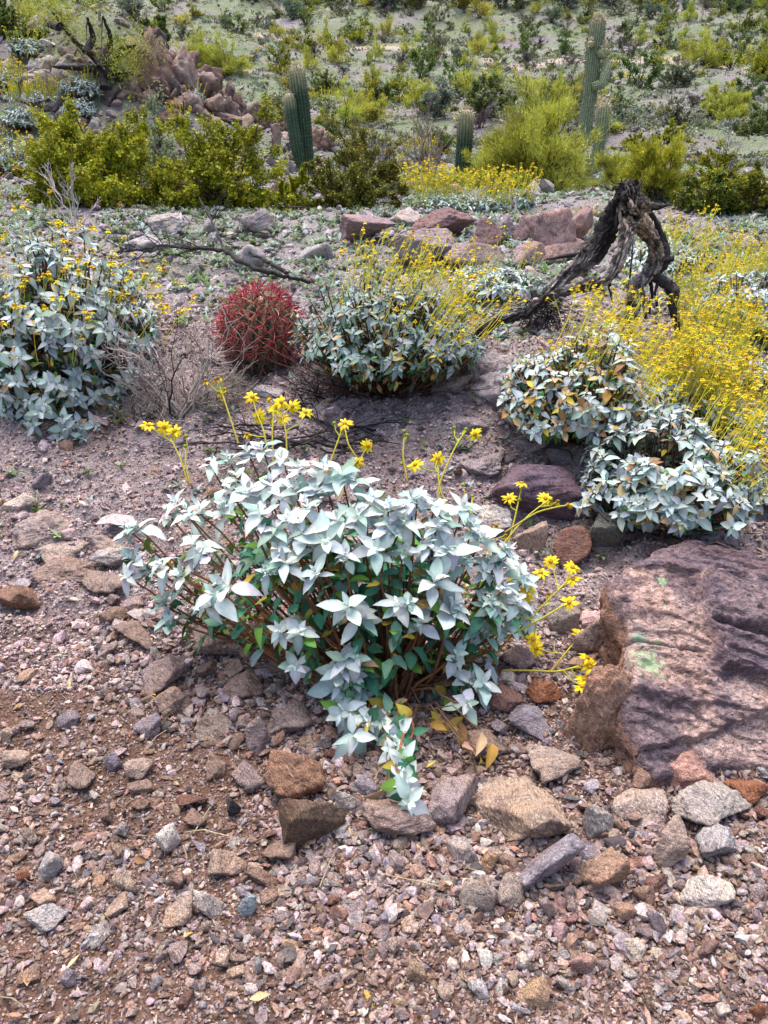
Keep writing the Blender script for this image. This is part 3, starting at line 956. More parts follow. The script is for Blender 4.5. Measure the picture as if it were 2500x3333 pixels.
# loose rubble stones: one built kind after another, copied
def rubble():
    r = rs(55)
    protos = []
    for k in range(14):
        V, F = stone_verts(900 + k, 4, 12, .55, 34, .05, .07)
        protos.append(mesh_arrays('rubble_stone', V, [F], True, None, [M['rock_plain']]))
    keys = ['tan', 'mauve', 'grey', 'brown', 'greypurple', 'light', 'orange', 'redbrown']
    words = dict(tan='tan', mauve='mauve', grey='grey', brown='brown', greypurple='grey-purple', light='pale', orange='orange-brown', redbrown='red-brown')
    wts = [.2, .24, .17, .14, .1, .05, .06, .04]
    done, tries = 0, 0
    while done < 280 and tries < 9000:
        tries += 1
        z = r.random()
        if z < .42:     # the rocky apron at lower right and centre
            px, pv = r.uniform(1000, 2500), r.normal(2790, 130)
        elif z < .84:   # the broken bank under the bush
            px = r.uniform(350, 1500); pv = 2080 + (px - 350) * .42 + r.normal(0, 95)
        else:
            px, pv = r.uniform(0, 2500), r.uniform(2350, 3300)
        if pv > 3330 or pv < 1900: continue
        p = ground(px, pv)
        s = .045 + .075 * r.random() ** 1.8
        if pv > 3000: s *= .65
        if any((p[0] - a) ** 2 + (p[1] - b) ** 2 < (q * .8 + s * .35) ** 2 for a, b, q in ROCKS): continue
        ROCKS.append((p[0], p[1], s * .5))
        kk = r.choice(len(keys), p=wts)
        o = link('rubble_stone', protos[r.integers(14)], loc=(p[0], p[1], H(p[0], p[1])[0] + s * .12),
                 rot=(r.uniform(-.5, .5), r.uniform(-.5, .5), r.uniform(0, 6.3)), scale=(s * r.uniform(.5, .75), s * r.uniform(.38, .58), s * r.uniform(.28, .5)))
        o.color = (*(np.array(RC[keys[kk]]) * r.uniform(.8, 1.2)), 1)
        tag(o, 'fist-sized or smaller angular %s stone among the loose rubble below the bush' % words[keys[kk]], 'stone', '%s rubble stones' % words[keys[kk]])
        done += 1
rubble()

def reg_rise(n, r):
    return r.uniform(-10.5, -1.2, n), r.uniform(12, 21.5, n)
gravel('rubble', 'broken grey and brown rubble strewn over the left rise', 3600, reg_rise, .07, .5, 2.1, [(.27, .235, .23), (.19, .15, .14), (.33, .30, .295), (.13, .105, .11)], [.35, .25, .25, .15], 10, .1, None, .3, 'rubble')
# the boulder outcrop on the left rise
def outcrop():
    r = rs(77)
    spec = [  # photo x, foot v, w, h, tone
        (455, 300, 150, 130, 0), (540, 320, 110, 170, 0), (480, 225, 105, 85, 1), (490, 175, 85, 60, 1), (530, 265, 90, 95, 0), (580, 300, 110, 120, 2),
        (505, 345, 75, 85, 0), (475, 355, 65, 50, 2), (360, 290, 80, 65, 1), (360, 350, 75, 55, 1), (420, 340, 75, 45, 2), (640, 290, 95, 85, 2),
        (690, 290, 70, 90, 0), (660, 235, 85, 50, 1), (730, 320, 65, 75, 2), (770, 345, 75, 70, 0), (820, 290, 110, 50, 2), (870, 275, 70, 50, 1),
        (610, 360, 80, 50, 2), (680, 365, 90, 45, 2), (835, 410, 95, 60, 2), (900, 430, 80, 50, 2), (560, 410, 90, 45, 0), (210, 245, 90, 50, 3),
        (130, 235, 85, 45, 3), (240, 410, 95, 45, 3), (160, 300, 80, 50, 3), (110, 260, 100, 50, 3), (200, 370, 70, 60, 1), (140, 95, 45, 40, 1),
        (270, 240, 70, 45, 2), (310, 250, 70, 40, 3), (1030, 340, 70, 60, 0), (1050, 385, 65, 50, 2), (780, 420, 70, 40, 2), (90, 300, 70, 40, 3)]
    extra = []
    for _ in range(34):     # smaller blocks wedged between and spilling below
        x = r.normal(560, 130); v = 300 + .18 * (x - 560) + r.normal(0, 55)
        extra.append((x, min(max(v, 190), 430), r.uniform(28, 62), r.uniform(25, 60), int(r.integers(0, 3))))
    for _ in range(20):     # the broken ledge running down to the right
        x = r.uniform(600, 960); v = 300 + .30 * (x - 600) + r.normal(0, 48)
        extra.append((x, min(max(v, 235), 480), r.uniform(30, 85), r.uniform(25, 62), int(r.integers(0, 3))))
    for _ in range(50):     # the bare rise
        x = r.uniform(-10, 360)
        extra.append((x, r.uniform(150, 470), r.uniform(22, 60), r.uniform(16, 38), 3))
    tone = [(.155, .10, .088), (.09, .07, .074), (.20, .145, .13), (.30, .27, .265)]
    words = ['brown-pink', 'dark purplish', 'pinkish grey', 'pale grey']
    for i, (px, vb, w, h, t) in enumerate(spec + extra):
        p = ground(px, vb)
        if p[1] > 24: p = at_Y(px, 18.6)
        R_(px, vb, w * 1.2, h * 1.2, tuple(np.array(tone[t]) * r.uniform(.85, 1.15)), '%s boulder of the rock pile on the left rise' % words[t] if t < 3 else 'pale boulder on the bare rise left of the rock pile',
           300 + i, 4, .8, .35, nplanes=9, lo=.5, k=45, group='%s boulders of the left rock pile' % words[t], cat='boulder', pos=p, chip=.22, rough=.11, mat=M['rock_far'])
outcrop()

# ------------------------------------------------------------------ brittlebushes
SILVER = [(.54, .605, .575), (.45, .53, .495), (.625, .675, .645), (.29, .40, .35)]
DUSKY = [(.27, .34, .33), (.20, .27, .24), (.36, .42, .41), (.14, .21, .15)]
GREENS = [(.07, .23, .13), (.14, .29, .045), (.05, .16, .09), (.16, .29, .19)]
DRY = [(.42, .30, .17), (.30, .17, .08), (.50, .38, .06), (.36, .22, .05)]
YEL = (.80, .60, .015)

def rosettes(g, tips, axes, n, L, r, silver=SILVER, rows=5, spread=(22, 98), wl=.5, drygrade=0.0, lw=(.85, 1.15)):
    M_ = len(tips)
    a, b = frame(axes)
    j = np.arange(n)
    el = np.radians(np.interp(j / max(1, n - 1), [0, .3, 1], [spread[0], spread[0] + 28, spread[1]]))
    ln = np.interp(j / max(1, n - 1), [0, .35, .75, 1], [.30, .62, 1.0, .95])
    th = j[None] * 2.39996 + r.uniform(0, 6.3, (M_, 1)) + r.normal(0, .15, (M_, n))
    el = el[None] + r.normal(0, .16, (M_, n))
    d = axes[:, None] * np.cos(el)[..., None] + (a[:, None] * np.cos(th)[..., None] + b[:, None] * np.sin(th)[..., None]) * np.sin(el)[..., None]
    d = d.reshape(-1, 3)
    d[:, 2] -= .10
    up = np.repeat(axes, n, 0) + np.array([0, 0, .35])
    pos = np.repeat(tips, n, 0) - np.repeat(axes, n, 0) * (np.tile(j / n, M_) * L * .45)[:, None]
    LL = np.tile(ln, M_) * L * np.repeat(r.uniform(lw[0], lw[1], M_), n) * np.clip(r.normal(1, .18, M_ * n), .5, 1.5)
    c = pick(silver, [.4, .25, .2, .15], M_ * n, r, .07)
    if drygrade > 0:
        k = r.random(M_ * n) < drygrade
        c[k] = pick(DRY, [.5, .3, .1, .1], k.sum(), r)
    leaves(g, pos, d, up, LL, LL * wl * r.normal(1, .12, M_ * n), r.normal(.26, .27, M_ * n), r.uniform(.0, .6, M_ * n), c, rows, .15, int(r.integers(1e6)))

def underleaves(g, paths, per, L, r, pal, wts, s0=.55, s1=.96, wl=.5, rows=5):
    B, n, _ = paths.shape
    s = r.uniform(s0, s1, (B, per)) * (n - 1)
    i = np.minimum(s.astype(int), n - 2)
    f = (s - i)[..., None]
    bi = np.arange(B)[:, None]
    pos = paths[bi, i] * (1 - f) + paths[bi, i + 1] * f
    t = nrm(paths[bi, i + 1] - paths[bi, i]).reshape(-1, 3)
    pos = pos.reshape(-1, 3)
    a, b = frame(t)
    th = r.uniform(0, 6.3, len(pos))[:, None]
    d = (a * np.cos(th) + b * np.sin(th)) + t * r.uniform(-.1, .7, len(pos))[:, None]
    d[:, 2] -= r.uniform(-.1, .6, len(pos))
    c = pick(pal, wts, len(pos), r, .15)
    LL = L * r.uniform(.5, 1.0, len(pos))
    leaves(g, pos, d, t + np.array([0, 0, .8]), LL, LL * wl, r.normal(.3, .3, len(pos)), r.uniform(0, .5, len(pos)), c, rows, .15, int(r.integers(1e6)))

UNDER_PAL = GREENS + DRY + SILVER[3:]
def dome_tips(n, rx, ry, h, r, zlo=-.15, lump=.18):
    v = nrm(r.normal(size=(int(n * 3.2), 3)) * np.array([1, 1, .9]))
    v = v[v[:, 2] > zlo][:n]
    lum = 1 + lump * fbm(v * 2.1 + r.uniform(0, 30, 3), 2, .5, int(r.integers(1e5)))
    rad = lum * np.where(r.random(len(v)) < .75, r.uniform(.9, 1.05, len(v)), r.uniform(.55, .9, len(v)))
    p = v * rad[:, None] * np.array([rx, ry, h * .72])
    p[:, 2] += h * .28
    ax = nrm(v / np.array([rx, ry, h * .8]) * h + np.array([0, 0, .55]) + r.normal(0, .18, v.shape))
    return p, ax

def brittlebush(label, loc, rx, ry, h, ntips, leaf, seed, nstalk=0, stalk=(.18, .36), lean=(.25, 0.), dry=.04, per=4, nleaf=9, under=(.35, .2, .15, .2, .12, .06, .05, .05, .1),
                stemc=(.12, .07, .05), headc=None, rows=4, group=None, heads=2, twigs=0, zlo=-.15, stalkc=(.60, .54, .04), wl=.46, name='brittlebush', hs=.008, stalk_zone=None, spread=(22, 98), headw=None, silver=SILVER):
    r = rs(seed)
    root = empty(name, loc, label, 'shrub', group)
    tips, ax = dome_tips(ntips, rx, ry, h, r, zlo)
    g = G()
    rosettes(g, tips, ax, nleaf, leaf, r, silver=silver, rows=rows, drygrade=dry, wl=wl, spread=spread)
    B = len(tips)
    base = np.stack([r.normal(0, .10 * rx, B), r.normal(0, .10 * ry, B), np.full(B, -.02)], -1)
    ctl = base * .5 + tips * np.array([.55, .55, .25]) + r.normal(0, .03 * h, (B, 3))
    ctl[:, 2] = np.maximum(ctl[:, 2], .08 * h)
    P = bez(base, ctl, tips, 8)
    P[:, 1:-1] += r.normal(0, .012 * h, (B, 6, 3))
    if per: underleaves(g, P, per, leaf * .9, r, UNDER_PAL, under, rows=rows, wl=wl)
    g.build('foliage', M['leaf'], root)
    gs = G()
    tubes(gs, P, np.linspace(.0045, .0018, 8)[None] * (1 + h), 4, jit(stemc, B, r, .2))
    if twigs:
        tt = np.stack([r.normal(0, .6 * rx, twigs), r.normal(0, .6 * ry, twigs), r.uniform(.05, .5 * h, twigs)], -1)
        b2 = tt * .25; b2[:, 2] = 0
        Pt = bez(b2, tt * np.array([.6, .6, .3]), tt, 6) + r.normal(0, .012, (twigs, 6, 3))
        tubes(gs, Pt, np.linspace(.004, .0012, 6)[None], 3, jit((.10, .06, .05), twigs, r, .3))
    gs.build('stems', M['stem'], root)
    if nstalk:
        gk, gf = G(), G()
        t2, a2 = dome_tips(nstalk, rx * .95, ry * .95, h * .95, r, .1)
        if stalk_zone is not None:
            k = (t2 @ np.array(stalk_zone)) > r.uniform(-.25, .1, len(t2)) * rx
            t2, a2 = t2[k], a2[k]
        n = len(t2)
        L = r.uniform(stalk[0], stalk[1], n)
        d = nrm(a2 * .6 + np.array([lean[0], lean[1], .9]) + r.normal(0, .22, (n, 3)))
        end = t2 + d * L[:, None]
        Pk = bez(t2, t2 + d * (L * .5)[:, None] + r.normal(0, .012, (n, 3)), end, 4)
        sw = max(.0012, .00034 * depth(np.array(loc)))
        tubes(gk, Pk, np.array([1.15, 1, .9, .8])[None] * sw, 3, jit(stalkc, n, r, .15))
        # a few heads per stalk on short forks
        he = [end]
        for q in range(heads - 1):
            o = end - d * (L * r.uniform(.08, .3, n))[:, None]
            e2 = o + nrm(d + r.normal(0, .55, (n, 3))) * (L * .26)[:, None]
            tubes(gk, np.stack([o, (o + e2) / 2 + r.normal(0, .004, (n, 3)), e2], 1), np.array([.8, .7, .6])[None] * sw, 3, jit(stalkc, n, r, .15))
            he.append(e2)
        he = np.concatenate(he)
        heads_mesh(gf, he, r, hs, headc, headw)
        gk.build('flower_stalks', M['stalk'], root)['kind'] = 'stuff'
        fo = gf.build('flower_heads', M['petal'], root, smooth=False)
        fo['kind'] = 'stuff'
    return root

def heads_mesh(gf, pos, r, hs, pal=None, wts=None):
    """small daisies: a knob and a ruff of drooping rays"""
    pal = pal or [(.84, .68, .015), (.68, .50, .02), (.36, .22, .03)]
    wts = wts or [.7, .2, .1]
    n = len(pos)
    D, F = ico(1)
    c = pick(pal, wts, n, r, .12)
    s = hs * r.uniform(.7, 1.2, n)
    V = D[None] * (s * .55)[:, None, None] * np.array([1, 1, .8]) + pos[:, None]
    gf.add(V, (F[None] + (np.arange(n) * 12)[:, None, None]).reshape(-1, 3), np.repeat(c * np.array([.75, .6, 1.0]), 12, 0))
    k = 7
    th = (np.arange(k)[None] * 2 * pi / k + r.uniform(0, 6, (n, 1)))
    dr = r.uniform(-.9, .35, (n, 1)) + r.normal(0, .2, (n, k))
    d = nrm(np.stack([np.cos(th), np.sin(th), dr], -1)).reshape(-1, 3)
    leaves(gf, np.repeat(pos, k, 0), d, np.broadcast_to([0, 0, 1.], d.shape), np.repeat(s * 1.35, k), np.repeat(s * .75, k), .2, 0, np.repeat(c, k, 0), 3)

def daisy(root, pos, face, size, seed, droop=.1, kind=0):
    """one yellow flower as its own mesh: disc, rays, green cup; kind 1 = wilted, 2 = bud"""
    r = rs(seed)
    g = G()
    face = nrm(np.array(face, float))
    a, b = frame(face[None])
    a, b = a[0], b[0]
    D, F = ico(2)
    cup = D * np.array([1, 1, 1]) * size * (.22 if kind != 2 else .30)
    Rm = np.stack([a, b, face], 1)
    g.add((cup * np.array([1, 1, .8])) @ Rm.T + pos - face * size * .10, F, (.26, .34, .03))
    if kind != 2:
        disc = D * size * np.array([.27, .27, .13])
        g.add(disc @ Rm.T + pos + face * size * .06, F, (.55, .30, .02) if kind == 0 else (.42, .20, .03))
        n = int(r.integers(10, 14)) if kind == 0 else int(r.integers(7, 10))
        th = np.arange(n) * 2 * pi / n + r.normal(0, .14, n)
        tilt = r.normal(-droop if kind == 0 else -1.1, .16 if kind == 0 else .3, n)
        d = (a[None] * np.cos(th)[:, None] + b[None] * np.sin(th)[:, None]) * np.cos(tilt)[:, None] + face * np.sin(tilt)[:, None]
        L = size * r.uniform(.75, 1.0, n) * (1 if kind == 0 else .75)
        c = jit(YEL if kind == 0 else (.66, .42, .02), n, r, .07)
        leaves(g, pos + d * size * .16, d, np.broadcast_to(face, d.shape), L, L * r.uniform(.34, .46, n), r.normal(.2, .12, n), r.normal(.15, .1, n), c, 5, .12, seed)
    g.build('flower', M['petal'], root)

def hero_bush():
    r = rs(11)
    p0 = ground(1275, 2265)
    root = empty('brittlebush', p0, 'large silver-leaved brittlebush sprawling over rocks in front, with loose yellow daisies', 'shrub')
    cc = CAM + ray(1120, 1860) * 2.52
    rad = np.array([.60, .42, .46])
    z5 = [(690,150),(540,200),(610,185),(520,300),(760,140),(850,190),(930,220),(1040,220),(1110,250),(1180,275),(650,260),(800,300),(900,310),(1000,330),(360,380),(420,420),(335,430),
          (1260,360),(1340,400),(1440,360),(1490,410),(560,400),(830,350),(880,460),(820,500),(940,520),(1100,460),(1200,440),(150,510),(190,490),(170,640),(140,720),(230,690),(300,660),(390,700),(450,560),(480,610),
          (310,830),(340,900),(540,800),(490,850),(580,760),(830,600),(860,650),(780,690),(980,740),(1000,700),(1180,570),(1200,640),(1140,620),(1280,600),(1150,850),(1210,900),(1410,600),(1520,560),(1600,600),
          (1470,800),(1430,840),(1620,870),(1500,690),(880,900),(840,970),(930,970),(910,1130),(945,1190),(1120,1100),(1185,1090),(1130,1150),(1190,1250),(1110,1220),(1330,480),(1400,470),(700,330),(750,420),(620,330),(960,400),(1050,560),(1560,480)]
    zm = [(745,1420),(765,1460),(730,1510),(795,1560),(765,1592),(850,1590),(880,1685),(885,1735),(1095,1180),(1112,1205),(1140,1290),(1150,1335),(1128,1312),(1010,1205),(1050,1232),(1092,1262),(1030,1352),(1072,1312),(990,1302),(1045,1160),(1125,1240),(1100,1350),(1060,1420),(770,1500),(748,1532),(778,1442),(802,1532),(822,1562),(735,1545),(790,1475),(850,1620),(815,1610),(865,1655),(1010,1312),(1060,1360),(1020,1462),(990,1412),(1010,1520),(1045,1472),(1100,1185),(1078,1212),(1022,1132),(962,1130),(1000,1092),
          (938,1082),(1118,1292),(1062,1292),(905,1060),(1080,1330),(1120,1330),(1140,1250),(980,1180),(940,1250),(910,1340),(860,1300)]
    px = [(300 + x * .7233, 1350 + y * .7233) for x, y in z5] + [(x * 1.507, y * 1.507) for x, y in zm]
    tips = []
    for x, y in px:
        d = ray(x, y)
        o = (CAM - cc) / rad
        e = d / rad
        A, Bq, C = e @ e, 2 * o @ e, o @ o - 1
        disc = Bq * Bq - 4 * A * C
        t = (-Bq - math.sqrt(disc)) / (2 * A) if disc > 0 else -Bq / (2 * A)
        if disc > 0: t += abs(r.normal(0, .03))
        p = CAM + d * t
        q = ground(x, y)
        tg = (q - CAM)[1] / d[1]
        lift = .10 if y < 2150 else .14
        if t > tg - lift or y > 2330: p = CAM + d * (tg - lift)
        tips.append(p - p0)
    tips = np.array(tips)
    nvis = len(tips)
    tips = tips[rs(19).random(nvis) > .10]
    nvis = len(tips)
    # the far side of the mound, filled the same way
    v = nrm(rs(12).normal(size=(260, 3)))
    v = v[(v[:, 1] > .05) & (v[:, 2] > -.25)][:34]
    back = v * rad * rs(13).uniform(.75, 1.0, (len(v), 1)) + cc - p0
    gz = H(back[:, 0] + p0[0], back[:, 1] + p0[1]) - p0[2]
    back[:, 2] = np.maximum(back[:, 2], gz + .08)
    rel = back + p0 - CAM      # keep within the mound's lopsided outline: tall at the left, falling to the right
    dd = rel[:, 1] * cos(PITCH) - rel[:, 2] * sin(PITCH)
    bx = 1250 + rel[:, 0] / dd / TANV * 1666.5
    bv = 1666.5 - (rel[:, 1] * sin(PITCH) + rel[:, 2] * cos(PITCH)) / dd / TANV * 1666.5
    back = back[(bv > 1470 + np.where(bx > 850, (bx - 850) * .52, (850 - bx) * .7)) & (bx < 1640)]
    inner = v[:34] * rad * np.array([.55, .6, .5]) * np.array([1, -1, 1]) + cc - p0
    gz = H(inner[:, 0] + p0[0], inner[:, 1] + p0[1]) - p0[2]
    inner[:, 2] = np.maximum(inner[:, 2], gz + .08)
    allt = np.concatenate([tips, back, inner])
    cen = cc - p0
    ax = nrm((allt - cen) / rad * .42 + np.array([0, -.12, .62]) + r.normal(0, .16, allt.shape))
    g = G()
    n1 = nvis + len(back)
    rosettes(g, allt[:n1], ax[:n1], 10, .079, r, rows=7, wl=.48, spread=(16, 98), lw=(.68, 1.12))
    rosettes(g, allt[n1:], ax[n1:], 8, .08, r, silver=[GREENS[0], SILVER[3], GREENS[3], GREENS[1]], rows=7, wl=.5)
    B = len(allt)
    base = np.stack([r.normal(0, .045, B), r.normal(.03, .04, B), np.full(B, -.02)], -1)
    ctl = base * .4 + allt * np.array([.6, .6, .35]) + r.normal(0, .03, (B, 3))
    ctl[:, 2] = np.maximum(ctl[:, 2], .10)
    P = bez(base, ctl, allt - ax * .03, 10)
    P[:, 1:-1] += r.normal(0, .006, (B, 8, 3))
    gz = H((P[..., 0] + p0[0]).ravel(), (P[..., 1] + p0[1]).ravel()).reshape(B, 10) - p0[2]
    P[:, 1:, 2] = np.maximum(P[:, 1:, 2], gz[:, 1:] + .015)
    underleaves(g, P, 7, .075, r, UNDER_PAL, [.34, .32, .14, .12, .03, .02, .09, .03, .04], .5, .97, .52, 7)
    g.build('foliage', M['leaf'], root)
    gs = G()
    tubes(gs, P, np.linspace(.0065, .0026, 10)[None], 6, jit((.20, .085, .04), B, r, .2))
    # bare lower branches showing at the right
    for a_, b_, c_ in (((1270, 2262), (1400, 2200), (1590, 2130)), ((1270, 2262), (1450, 2240), (1620, 2180)), ((1290, 2255), (1330, 2100), (1345, 1880)), ((1275, 2250), (1260, 2080), (1270, 1930)), ((1265, 2260), (1180, 2100), (1060, 1960)), ((1250, 2250), (1000, 2080), (800, 2000)), ((1285, 2240), (1440, 2100), (1560, 1930))):
        q = [ground(*a_) - p0, CAM + ray(*b_) * 2.38 - p0, CAM + ray(*c_) * 2.45 - p0]
        Pq = bez(np.array([q[0]]), np.array([q[1]]), np.array([q[2]]), 12)
        Pq[:, 1:] += r.normal(0, .006, (1, 11, 3))
        tubes(gs, Pq, np.linspace(.010, .005, 12)[None], 7, (.24, .10, .045))
    gs.build('stems', M['stem'], root)
    # withered leaves low in front
    gd = G()
    pts = [(1500, 2440), (1530, 2470), (1570, 2440), (1545, 2490), (1480, 2420), (1250, 2600), (1270, 2620), (1505, 2380), (1390, 2330), (1620, 2130), (1580, 2130)]
    pos = np.array([ground(*q) - p0 + np.array([0, -.02, .05]) for q in pts])
    pos = np.repeat(pos, 2, 0) + r.normal(0, .012, (len(pts) * 2, 3))
    d = r.normal(size=pos.shape) * .6 + np.array([0, -.3, -.6])
    leaves(gd, pos, d, r.normal(size=pos.shape), .075, .032, r.normal(.4, .3, len(pos)), r.uniform(0, .7, len(pos)), pick(DRY, [.3, .4, .15, .15], len(pos), r), 7, .2, 4)
    tubes(gd, np.stack([pos[::2] * .4, pos[::2] * .7 + np.array([0, 0, .05]), pos[::2]], 1), .0022, 4, (.2, .12, .07))
    gd.build('dry_leaves', M['leaf'], root)
    # flowering stalks: polyline in photo thirds, then heads (x, y, kind)
    S = [([(515, 958), (495, 895), (475, 835)], [(465, 818, 1), (478, 812, 1), (445, 822, 1), (472, 848, 1), (486, 840, 1)]),
         ([(580, 985), (570, 930), (560, 905)], [(558, 900, 0), (545, 857, 0), (533, 937, 1)]),
         ([(590, 1000), (588, 930), (592, 880)], [(578, 858, 1), (594, 882, 0), (585, 905, 1)]),
         ([(620, 985), (618, 930), (604, 885)], [(610, 903, 0), (607, 868, 0), (632, 877, 0), (660, 890, 0)]),
         ([(700, 1040), (720, 980), (738, 930)], [(745, 914, 0), (722, 912, 2)]),
         ([(735, 1080), (755, 1020), (768, 998)], [(770, 997, 0), (795, 963, 0)]),
         ([(768, 985), (752, 960), (745, 925)], []),
         ([(945, 1100), (945, 1050), (985, 960), (1008, 928)], [(1006, 925, 2), (1026, 937, 0), (982, 922, 2)]),
         ([(980, 1120), (950, 1060), (945, 1005)], [(946, 990, 0), (897, 1003, 0)]),
         ([(405, 1040), (390, 990), (368, 945)], [(320, 918, 0), (355, 922, 0), (377, 930, 0)]),
         ([(410, 1045), (400, 1000), (402, 962)], [(400, 962, 2), (403, 940, 2)]),
         ([(1085, 1225), (1112, 1120), (1126, 1055)], [(1127, 1043, 0), (1100, 1076, 0), (1122, 1078, 2)]),
         ([(1010, 1350), (1060, 1210), (1130, 1120), (1185, 1080)], [(1178, 1076, 0), (1190, 1080, 1), (1205, 1082, 1)]),
         ([(1090, 1150), (1160, 1105), (1215, 1092)], [(1226, 1090, 1)]),
         ([(1030, 1270), (1055, 1190), (1065, 1145)], [(1060, 1138, 1), (1072, 1134, 1), (1092, 1156, 1)]),
         ([(1080, 1400), (1150, 1330), (1225, 1255)], [(1236, 1225, 0), (1238, 1250, 0), (1190, 1212, 0), (1186, 1282, 1)]),
         ([(1070, 1395), (1110, 1320), (1160, 1250)], [(1115, 1246, 0), (1168, 1236, 0), (1138, 1272, 0), (1138, 1285, 0)]),
         ([(1090, 1380), (1180, 1330), (1225, 1302)], [(1230, 1300, 0), (1152, 1380, 0), (1080, 1305, 0)]),
         ([(1085, 1448), (1150, 1448), (1205, 1452), (1250, 1438)], [(1268, 1420, 0), (1274, 1440, 0), (1258, 1482, 0), (1262, 1466, 0)]),
         ([(1190, 1450), (1230, 1400), (1246, 1382)], [(1254, 1370, 0), (1158, 1400, 0)]),
         ([(660, 1290), (615, 1180), (608, 1130)], [(607, 1085, 2), (625, 1083, 2), (608, 1105, 2)]),
         ([(655, 1220), (650, 1170), (658, 1155)], [(575, 1165, 2), (658, 1150, 2)]),
         ([(880, 1040), (870, 985), (873, 945)], [(872, 930, 2), (880, 938, 2), (868, 1000, 2)]),
         ([(1000, 1330), (1010, 1180), (1020, 1075)], [(1020, 1070, 2), (1000, 1046, 2)])]
    k = 0
    for poly, hd in S:
        def at(x, y, f):
            x, y = x * 1.507, y * 1.507
            d = ray(x, y)
            t = 2.44 + (2080 - y) * .00030 + f
            q = ground(x, y)
            tg = (q - CAM)[1] / d[1]
            return CAM + d * min(t, tg - .06) - p0
        f0 = r.normal(0, .05)
        pts = np.array([at(x, y, f0) for x, y in poly])
        m = 9
        s = np.linspace(0, len(pts) - 1, m)
        sm = np.stack([np.interp(s, range(len(pts)), pts[:, q]) for q in range(3)], -1)
        sm[1:-1] = (sm[:-2] + sm[1:-1] * 2 + sm[2:]) / 4
        gk = G()
        tubes(gk, sm[None], np.linspace(.0036, .0024, m)[None], 5, np.linspace((.30, .22, .04), (.50, .46, .03), m)[None])
        so = []
        for x, y, kd in hd:
            e = at(x, y, f0 + r.normal(0, .015))
            i = int(np.argmin(np.linalg.norm(sm[3:] - e, axis=1) + np.arange(m - 3) * .004)) + 3
            a0 = sm[max(3, i - 1)]
            mid = (a0 + e) / 2 + np.array([0, 0, -.008]) + r.normal(0, .004, 3)
            tubes(gk, np.stack([a0, mid, e])[None], np.array([.0024, .002, .002])[None], 5, (.42, .42, .04))
            so.append((e, kd))
        st = gk.build('flower_stalk', M['stalk'], root)
        for e, kd in so:
            k += 1
            tocam = nrm(CAM - (e + p0))
            face = nrm(tocam * .55 + np.array([0, 0, .6]) + r.normal(0, .35, 3)) if kd == 0 else nrm(np.array([0, 0, 1]) + r.normal(0, .3, 3))
            daisy(st, e, face, .030 if kd == 0 else (.026 if kd == 1 else .024), 500 + k, .15, kd)
hero_bush()

bb = brittlebush
def dims(px, vb, wpx, top, Y=None):
    p = ground(px, vb) if Y is None else at_Y(px, Y)
    m = mpp(p)
    b = ray(px, top)
    # height of the top point standing over the foot, seen along that ray
    t = (p[1] + .1 * wpx * m) / b[1]
    h = max(.15, CAMZ + b[2] * t - p[2])
    return p, wpx * m / 2, h

p, rx, h = dims(160, 1400, 640, 770)
bb('tall dense silver-leaved bush with drooping daisies at the left edge', p + np.array([-.06, .42, 0]), rx, .46, h * .97, 560, .064, 21, 130, (.10, .34), (.3, 0), .03, 7, 9, rows=5, hs=.017, heads=2, headw=[.5, .3, .2], zlo=-.45, silver=[SILVER[1], DUSKY[2], SILVER[0], DUSKY[0]])
p, rx, h = dims(1265, 1290, 590, 850)
bb('broad olive-grey bush with bare brown stems and yellow stalks behind the barrel cactus', p + np.array([0, .12, 0]), rx, .42, h * .86, 420, .048, 22, 330, (.14, .30), (.6, .1), .12, 7, 8,
   under=(.2, .14, .17, .1, .15, .2, .04, .08, .06), stemc=(.13, .065, .04), twigs=260, zlo=.12, hs=.010, stalk_zone=(.8, .2, .35), silver=DUSKY)
p, rx, h = dims(1890, 1440, 520, 1070)
bb('silver bush with tan withered leaves and yellow stalks below the dead trunk', p + np.array([0, .1, 0]), rx, .36, h * .9, 330, .052, 23, 170, (.12, .28), (.6, .1), .28, 5, 8, twigs=120, zlo=-.05, stalk_zone=(.9, .3, .2), hs=.010, rows=5, silver=[SILVER[1], DUSKY[2], SILVER[0], DUSKY[0]])
p, rx, h = dims(2160, 1745, 600, 1345)
bb('dense silver-grey bush with green lower leaves standing above the slab boulder', p + np.array([.02, .15, 0]), rx, .36, h * .9, 330, .058, 24, 130, (.14, .34), (.6, .25), .13, 5, 9, twigs=120, zlo=-.05, stalk_zone=(.85, .5, .1), hs=.011, rows=5, silver=[SILVER[1], DUSKY[2], SILVER[0], DUSKY[0]])
p, rx, h = dims(1610, 1040, 270, 885, 5.15)
bb('small silver bush between the flowering bush and the dead trunk', p, rx, .28, h, 170, .055, 25, 16, (.15, .3), (.2, 0), .04, 3, 8, hs=.011)
p, rx, h = dims(2400, 1085, 250, 880)
bb('rounded silver-grey bush behind the dead trunk at right edge', p, rx, .36, h, 240, .045, 26, 60, (.12, .24), (.4, .2), .05, 2, 8, stalk_zone=(.3, .9, .2), silver=DUSKY[:1] + SILVER[1:])
p, rx, h = dims(2105, 900, 170, 775)
bb('pale silver bush seen through the arch of the dead trunk', p, rx, .3, h, 120, .05, 27, 25, (.12, .25), (.3, .1), .05, 2, 8)
